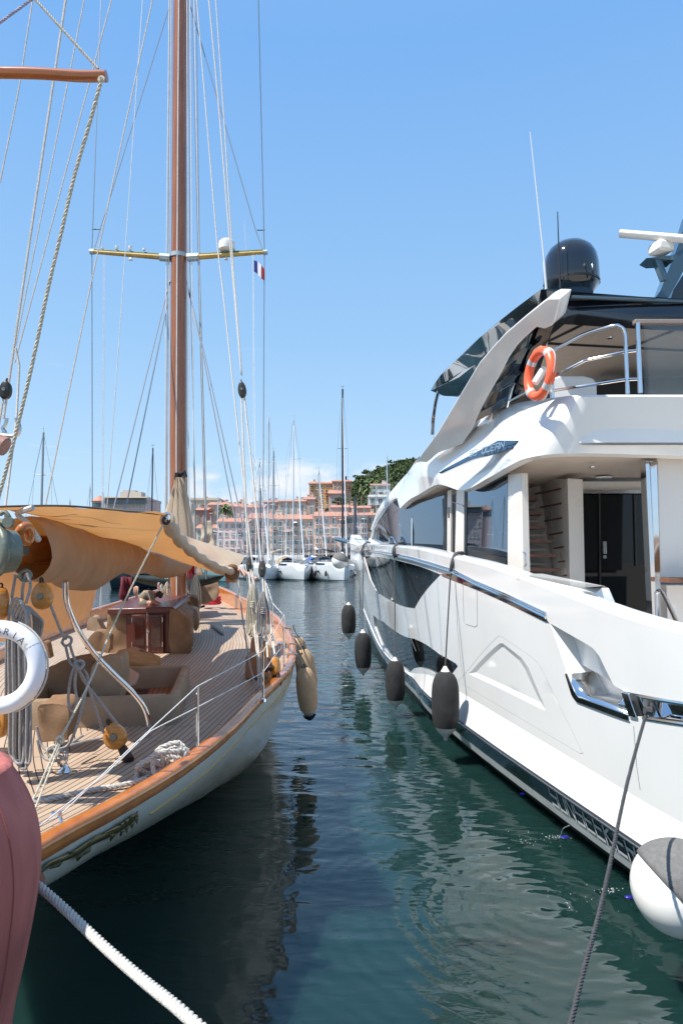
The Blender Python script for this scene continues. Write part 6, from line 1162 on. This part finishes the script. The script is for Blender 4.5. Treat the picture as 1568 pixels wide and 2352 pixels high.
def palm(px, yc, yb, D, s, lb):
    c = P(px, yc, D); b = P(px, yb, D); root = E('palm_tree', b, lb, 'palm tree', 'palm trees'); O('trunk', MB().tube([b, lerp(b, c, .5)+V((.15, 0, 0)), c], [.32*s, .26*s, .24*s], 8), barkm, root); m = MB()
    for k in range(26):
        t = random.uniform(0, 6.28); el = random.uniform(-.5, 1.2); d = V((math.cos(t), math.sin(t), 0)); n = 5; L_ = 2.2*s*random.uniform(.8, 1.1); pts = [c+d*L_*i/n*math.cos(el*.6)+V((0, 0, L_*(math.sin(el)*i/n-.55*(i/n)**2.2))) for i in range(n+1)]; sd_ = V((-d.y, d.x, .2))
        m.grid([[p-sd_*.28*s*math.sin(math.pi*(i/n*.8+.12))+V((0, 0, -.1*s)) for i, p in enumerate(pts)], pts, [p+sd_*.28*s*math.sin(math.pi*(i/n*.8+.12))+V((0, 0, -.1*s)) for i, p in enumerate(pts)]])
    O('fronds', m, palmm, root, ang=180)
palm(517, 1166, 1186, 176, 1.25, 'date palm among the red roofs left of centre'); palm(832, 1110, 1150, 226, 1.6, 'leftmost tall palm at the foot of the wooded hill'); palm(845, 1122, 1158, 222, 1.3, 'shorter palm between the tall palm and the white villa'); palm(857, 1104, 1140, 228, 1.4, 'palm standing behind the white villa roof')
m_ = MB(); c = P(682, 1152, 190); 
for k in range(4): clump(m_, P(776+k*4-60+60, 1152, 186), 1.6, 50, .7, .4)
# bushes at the foot of the apartments
T(O('shrub', m_, leafm, ang=180), 'dark shrub at the foot of the orange apartment block', 'shrub')
# ---- boats ----
hw = mat('white_hull_paint', (.68, .70, .71), .2, coat=.4, var=.03, vs=.5); teal = mat('teal_hull_paint', (.17, .33, .34), .2, coat=.4, var=.06); dkh = mat('dark_hull_paint', (.015, .025, .03), .25, coat=.4, var=.1); tanc = mat('tan_sprayhood', (.40, .30, .20), .8, var=.1); bluec = mat('blue_bimini', (.03, .10, .35), .8, var=.1); dkc = mat('charcoal_bimini', (.04, .045, .055), .8, var=.1); btop = mat('navy_boot_top', (.012, .016, .03), .3, var=0)
def boat(name, px, D, beam, Ln, fb, label, hull=hw, rot=0., mast=None, mastm=aluw, bim=None, hood=None, group='boats moored stern-to along the far quay', simple=False, fly=False, fend=0, ports=True, spr=(.45, .72), mr=.09, mb_=0.):
    root = E(name, (0, 0, 0), label, 'sailing boat' if mast else 'motor boat', group); n = 14
    def w_(f): return beam/2*(min(1, 1.25*(1-(1-min(1, f/.62))**2.2)) if f < .62 else 1-.12*((f-.62)/.38)**2)*(1 if f > 0 else 0)
    rows = []
    for i in range(n+1):
        f = i/n; y = Ln*f; w2 = min(beam/2, w_(f)); sh_ = fb+.25*(1-f)**2*fb; k = lambda a, z: (a, y+(.45*(1-z/sh_) if i == 0 else .45*(1-z/sh_)*(1-f)**3), z)
        rows.append([k(-w2*.0, -.3), k(-w2*.62, -.2), k(-w2*.86, .12), k(-w2*.97, sh_*.55), k(-w2, sh_), k(-w2*.94, sh_+.03), k(0, sh_+.1), k(w2*.94, sh_+.03), k(w2, sh_), k(w2*.97, sh_*.55), k(w2*.86, .12), k(w2*.62, -.2), k(0, -.3)])
    O('hull', MB().grid(rows).add(rows[-1], [tuple(range(13))]), hull, root, ang=50)
    def strake(z0, z1, m, nm, o=.012):
        mm = MB()
        for s in (-1, 1):
            r0, r1 = [], []
            for i in range(n+1):
                f = i/n; w2 = min(beam/2, w_(f)); sh_ = fb+.25*(1-f)**2*fb
                for z, rr in ((z0, r0), (z1, r1)):
                    g = .86+(z-.12)/(sh_*.55-.12)*.11; rr.append((s*(w2*g+o), Ln*f+.45*(1-z/sh_)*((1-f)**3)-o, z))
            mm.grid([r0, r1])
        O(nm, mm, m, root)
    strake(.10, .2, btop, 'boot_top')
    if not simple:
        if ports:
            for s in (-1, 1):
                for y in (Ln*.30, Ln*.5): f = y/Ln; O('porthole', MB().box((s*(w_(f)*.985 if w_(f) < beam/2 else beam/2*.985), y, fb*.72), (.06, .7, .16)), glassd, root)
        O('coachroof', MB().add([(-beam*.22, Ln*.28, fb+.1), (beam*.22, Ln*.28, fb+.1), (beam*.32, Ln*.66, fb+.1), (-beam*.32, Ln*.66, fb+.1), (-beam*.14, Ln*.36, fb+.5), (beam*.14, Ln*.36, fb+.5), (beam*.27, Ln*.66, fb+.6), (-beam*.27, Ln*.66, fb+.6)], [(0, 1, 5, 4), (1, 2, 6, 5), (2, 3, 7, 6), (3, 0, 4, 7), (4, 5, 6, 7)]), hw, root, bevel=.05)
        for s in (-1, 1): O('coachroof_window', MB().add([(s*beam*.235, Ln*.37, fb+.26), (s*beam*.30, Ln*.62, fb+.26), (s*beam*.285, Ln*.62, fb+.46), (s*beam*.20, Ln*.40, fb+.42)], [(0, 1, 2, 3)]), glassd, root, solid=.04)
        O('foredeck_hatch', MB().box((0, Ln*.22, fb+.22), (.6, .6, .08)), glassd, root); O('anchor', MB().tube([(0, -.15, fb*1.18), (0, .35, fb*1.26)], .06, 6).tube([(-.22, -.12, fb*1.05), (0, -.2, fb*1.12), (.22, -.12, fb*1.05)], .04, 5), brushed, root)
        rl3 = MB()
        for s in (-1, 1):
            pts = [V((s*min(beam/2, w_(i/n))*.97, Ln*i/n+(.3 if i == 0 else 0), fb+.25*(1-i/n)**2*fb)) for i in range(1, n+1)]; rl3.tube([p+V((0, 0, .6)) for p in pts], .018, 4)
            for p in pts[::2]: rl3.tube([p, p+V((0, 0, .6))], .02, 4)
        rl3.tube(smooth([V((-min(beam/2, w_(1/n))*.97, Ln/n, fb*1.2+.6)), V((0, .05, fb*1.25+.62)), V((min(beam/2, w_(1/n))*.97, Ln/n, fb*1.2+.6))], 5), .03, 5).tube([V((0, .15, fb*1.25)), V((0, .08, fb*1.25+.6))], .025, 4); O('pulpit_rail', rl3, brushed, root)
        if hood: O('sprayhood', MB().grid([[V((math.cos(t)*beam*.30, Ln*.60+k*.6, fb+.45+math.sin(t)*(.35+.55*min(1, k*.6)))) for t in [math.pi*i/10 for i in range(11)]] for k in range(4)]), hood, root, ang=60); O('hood_window', MB().grid([[V((math.cos(t)*beam*.301*.8, Ln*.60+k*.5-.02, fb+.5+math.sin(t)*(.36+.5*k*.6))) for t in [math.pi*(.2+.6*i/8) for i in range(9)]] for k in range(2)]), glassd, root)
        if bim: O('bimini', MB().grid([[V((math.cos(t)*beam*.40, Ln*.74+k*.8, fb+1.75+math.sin(t)*.35)) for t in [math.pi*i/10 for i in range(11)]] for k in range(4)]), bim, root, ang=60, solid=.03); O('bimini_frame', MB().tube([V((-beam*.4, Ln*.74, fb)), V((-beam*.4, Ln*.74, fb+1.75))], .03, 5).tube([V((beam*.4, Ln*.74, fb)), V((beam*.4, Ln*.74, fb+1.75))], .03, 5).tube([V((-beam*.4, Ln*.95, fb)), V((-beam*.4, Ln*.9, fb+1.75))], .03, 5).tube([V((beam*.4, Ln*.95, fb)), V((beam*.4, Ln*.9, fb+1.75))], .03, 5), brushed, root)
        if fly: O('cabin', MB().add([(-beam*.36, Ln*.34, fb), (beam*.36, Ln*.34, fb), (beam*.38, Ln*.85, fb), (-beam*.38, Ln*.85, fb), (-beam*.28, Ln*.46, fb+1.3), (beam*.28, Ln*.46, fb+1.3), (beam*.34, Ln*.8, fb+1.4), (-beam*.34, Ln*.8, fb+1.4)], [(0, 1, 5, 4), (1, 2, 6, 5), (2, 3, 7, 6), (3, 0, 4, 7), (4, 5, 6, 7)]), hw, root, bevel=.08); O('cabin_window', MB().add([(-beam*.31, Ln*.375, fb+.45), (beam*.31, Ln*.375, fb+.45), (beam*.27, Ln*.435, fb+1.1), (-beam*.27, Ln*.435, fb+1.1)], [(0, 1, 2, 3)]), glassd, root, solid=.03)
        for k in range(fend):
            f = .18+.14*k; y = Ln*f; O('fender', MB().lathe([(0, 0), (.12, .06), (.14, .3), (.12, .56), (.03, .66), (0, .7)], (-w_(f)-.12, y, fb*.35), (0, 0, 1), 10), fdark, root)
    if mast:
        my = Ln*.42; M_ = O('mast', MB().tube([(0, my, fb), (0, my-mb_*0, mast)], [mr, mr*.75], 8), mastm, root)
        for f in spr:
            z = lerp(fb, mast, f); sw = beam*.24*(1.15-f*.4); O('spreader', MB().tube([(-sw, my+.1, z+.1), (0, my, z), (sw, my+.1, z+.1)], .03, 4), mastm, M_)
        O('windex', MB().tube([(0, my, mast), (0, my, mast+.5)], .015, 4).tube([(-.25, my, mast+.35), (.25, my, mast+.4)], .02, 4), mastm, M_)
        rig = MB(); z1, z2 = lerp(fb, mast, spr[0])+.1, lerp(fb, mast, spr[-1])+.1; s1_, s2_ = beam*.24*(1.15-spr[0]*.4), beam*.24*(1.15-spr[-1]*.4)
        for s in (-1, 1): rig.tube([(s*beam*.42, my+.2, fb), (s*s1_, my+.1, z1), (s*s2_, my+.1, z2), (0, my, mast)], .014, 4)
        rig.tube([(0, .25, fb*1.2), (0, my, mast*.99)], .016, 4).tube([(0, Ln, fb), (0, my, mast)], .014, 4); O('stay', rig, brushed, root)
        if not simple: O('furled_genoa', MB().tube([(0, .35, fb*1.25+.5), (0, my*.97, mast*.95)], [.09, .05], 6), hw, root); O('boom', MB().tube([(0, my+.2, fb+1.25), (0, my+4.2, fb+1.4)], .16, 8), hw, root)
    x = P(px, 1276, D).x; root.location = (x, D, 0); root.rotation_euler = (0, 0, rot); return root
boat('sailing_boat', 700, 78, 4.15, 13, 1.5, 'white sloop with tan sprayhood, bow on, in the middle of the far row', rot=.32, mast=19.9, hood=tanc, bim=tanc)
boat('sailing_boat', 792, 76, 4.3, 13, 1.6, 'white boat with charcoal bimini and dark fenders right behind the grey ball fender', rot=.30, mast=None, bim=dkc, hood=dkc, fend=2)
boat('sailing_boat', 620, 80, 3.7, 12, 1.5, 'white sailing boat half hidden by the starboard rigging of the classic yacht', rot=.38, mast=14.6, hood=dkc, bim=dkc, mastm=alug)
boat('motor_cruiser', 668, 92, 3.8, 11, 1.5, 'white motor cruiser with a flybridge behind the tan hooded sloop', rot=.2, fly=True)
boat('motor_cruiser', 520, 73, 4.2, 13, 1.7, 'teal hulled boat with a bright blue canopy beyond the classic yacht bow', hull=teal, rot=.5, bim=bluec, fly=True)
boat('motor_cruiser', 577, 84, 3.0, 10, 1.4, 'white cabin boat between the teal boat and the rigging', rot=.3, fly=True)
boat('sailing_boat', 248, 60, 3.6, 11, 1.2, 'dark hulled boat seen under the covered boom beyond the maroon towel', hull=dkh, rot=-.5, mast=None, hood=dkc)
boat('sailing_boat', 752, 96, 3.6, 11, 1.4, 'white sailing boat in the gap between the two nearest white bows', rot=.3, mast=15.5, hood=bluec, mastm=alug)
boat('sailing_boat', 797, 90, 3.4, 14, 1.3, 'sailing boat with a black carbon mast behind the motor yacht bow', rot=.1, mast=26.6, mastm=alud, mr=.17, spr=(.4, .66), hood=dkc)
gM = 'boats farther back known by their bare masts'
far = [(28, 995, 55, 2, alug, 'tall grey green mast at the far left behind the thick rope'), (175, 1118, 100, 0, alug, 'short dark mast just showing over the left part of the awning'), (130, 1148, 110, 0, alug, 'mast tip barely above the awning, leftmost of the small ones'), (208, 1126, 105, 0, aluw, 'thin mast left of the mauve hotel tower'), (323, 1030, 90, 1, alud, 'dark mast in front of the right end of the mauve hotel'),
       (485, 1142, 100, 0, aluw, 'white mast tip right of the furled mainsail'), (548, 1098, 95, 0, alug, 'grey mast right of the palm, crossed by white lines'), (588, 1122, 92, 0, alud, 'dark thin mast left of the tall central pair'), (605, 960, 84, 2, aluw, 'very tall pale mast left of centre, taller of the close pair'), (618, 1037, 88, 2, alug, 'mast just right of the tallest pale mast'), (651, 1155, 100, 1, aluw, 'pale mast in front of the joint of peach and beige houses'), (895, 1042, 96, 1, aluw, 'white mast rising in front of the villa beside the yacht windscreen'), (868, 1120, 108, 1, alug, 'grey mast just left of the white villa'), (817, 1140, 112, 0, alud, 'short thick black mast behind the motor yacht bow')]
protos = {}
for (x, yt, D, ns, m, lb) in far:
    top = P(x, yt, D).z; w_ = 3.4; spr = (.42, .7) if ns == 2 else ((.55,) if ns == 1 else (.5,)); boat('sailing_boat', x, D-5, w_, 11, 1.3, lb, mast=top, mastm=m, simple=True, spr=spr, group=gM, mr=.28 if x == 817 else (.12 if yt < 1040 else .08))
random.seed(3)
xs = [470, 500, 533, 560, 571, 596, 633, 642, 661, 684, 707, 716, 738, 748, 768, 781, 824, 838, 858]
for i, x in enumerate(xs):
    D = random.uniform(96, 122); top = P(x, random.uniform(1150, 1215), D).z
    boat('sailing_boat', x, D-5, 3.2, 10, 1.2, 'bare mast of a moored sailing boat among many in front of the quay houses', mast=top, mastm=random.choice((aluw, aluw, alug)), simple=True, spr=(random.uniform(.5, .65),), group='crowd of bare masts before the quay houses', mr=.055)
# parked cars strip and rail on the quay are hidden behind the boats; low stone parapet shows
T(O('parapet', MB().box((-40, 123, 1.75), (150, .4, .9), -.035), conc), 'low stone parapet along the far quay behind the boats', 'wall')
# underwater lights and overboard water of the motor yacht
glow = mat('blue_underwater_light', (.01, .01, .12), .3, var=0, emit=((.06, .03, 1.0), .12))
for (x, y, s, lb) in ((1200, 1822, .022, 'blue underwater light, farthest of three along the motor yacht'), (1296, 1921, .028, 'blue underwater light by the splashing water, middle of three'), (1445, 2058, .024, 'blue underwater light nearest the ball fender')):
    c = G(x, y, .012); T(O('underwater_light', MB().lathe([(0, .014), (s*.6, .012), (s, .004), (s*1.05, 0)], V((c.x, c.y, 0)), (0, 0, 1), 20).xf(Matrix.Translation((c.x, c.y, 0)) @ Matrix.Diagonal((1.7, 1, 1, 1)) @ Matrix.Translation((-c.x, -c.y, 0))), glow), lb, 'underwater light', 'underwater lights of the motor yacht')
foam = mat('foam', (.75, .78, .8), .4, var=.1); fm = MB(); random.seed(8)
for (x, y, n, sp_) in ((1275, 1922, 40, 14), (1220, 1928, 30, 30), (1398, 2045, 36, 10), (1330, 2060, 20, 50)):
    for _ in range(n):
        c = G(x+random.gauss(0, sp_), y+random.gauss(0, sp_*.35), .006); s = random.uniform(.0015, .0055); fm.lathe([(0, s*.6), (s, 0)], V((c.x, c.y, .002)), (0, 0, 1), 5)
T(O('foam_bubbles', fm, foam), 'white foam flecks and bubbles where water spills beside the motor yacht', 'foam', kind='stuff')
jt = MB()
a, b = P(1306, 1897, 6.9), G(1286, 1921, .0); jt.tube(smooth([a, lerp(a, b, .5)+V((-.02, -.02, .03)), b], 5), [.004]*11, 6)
T(O('water_jet', jt, mat('clear_water_jet', (.7, .8, .8), .05, var=.2, alpha=.55)), 'thin jet of cooling water pouring from the motor yacht hull', 'water jet')
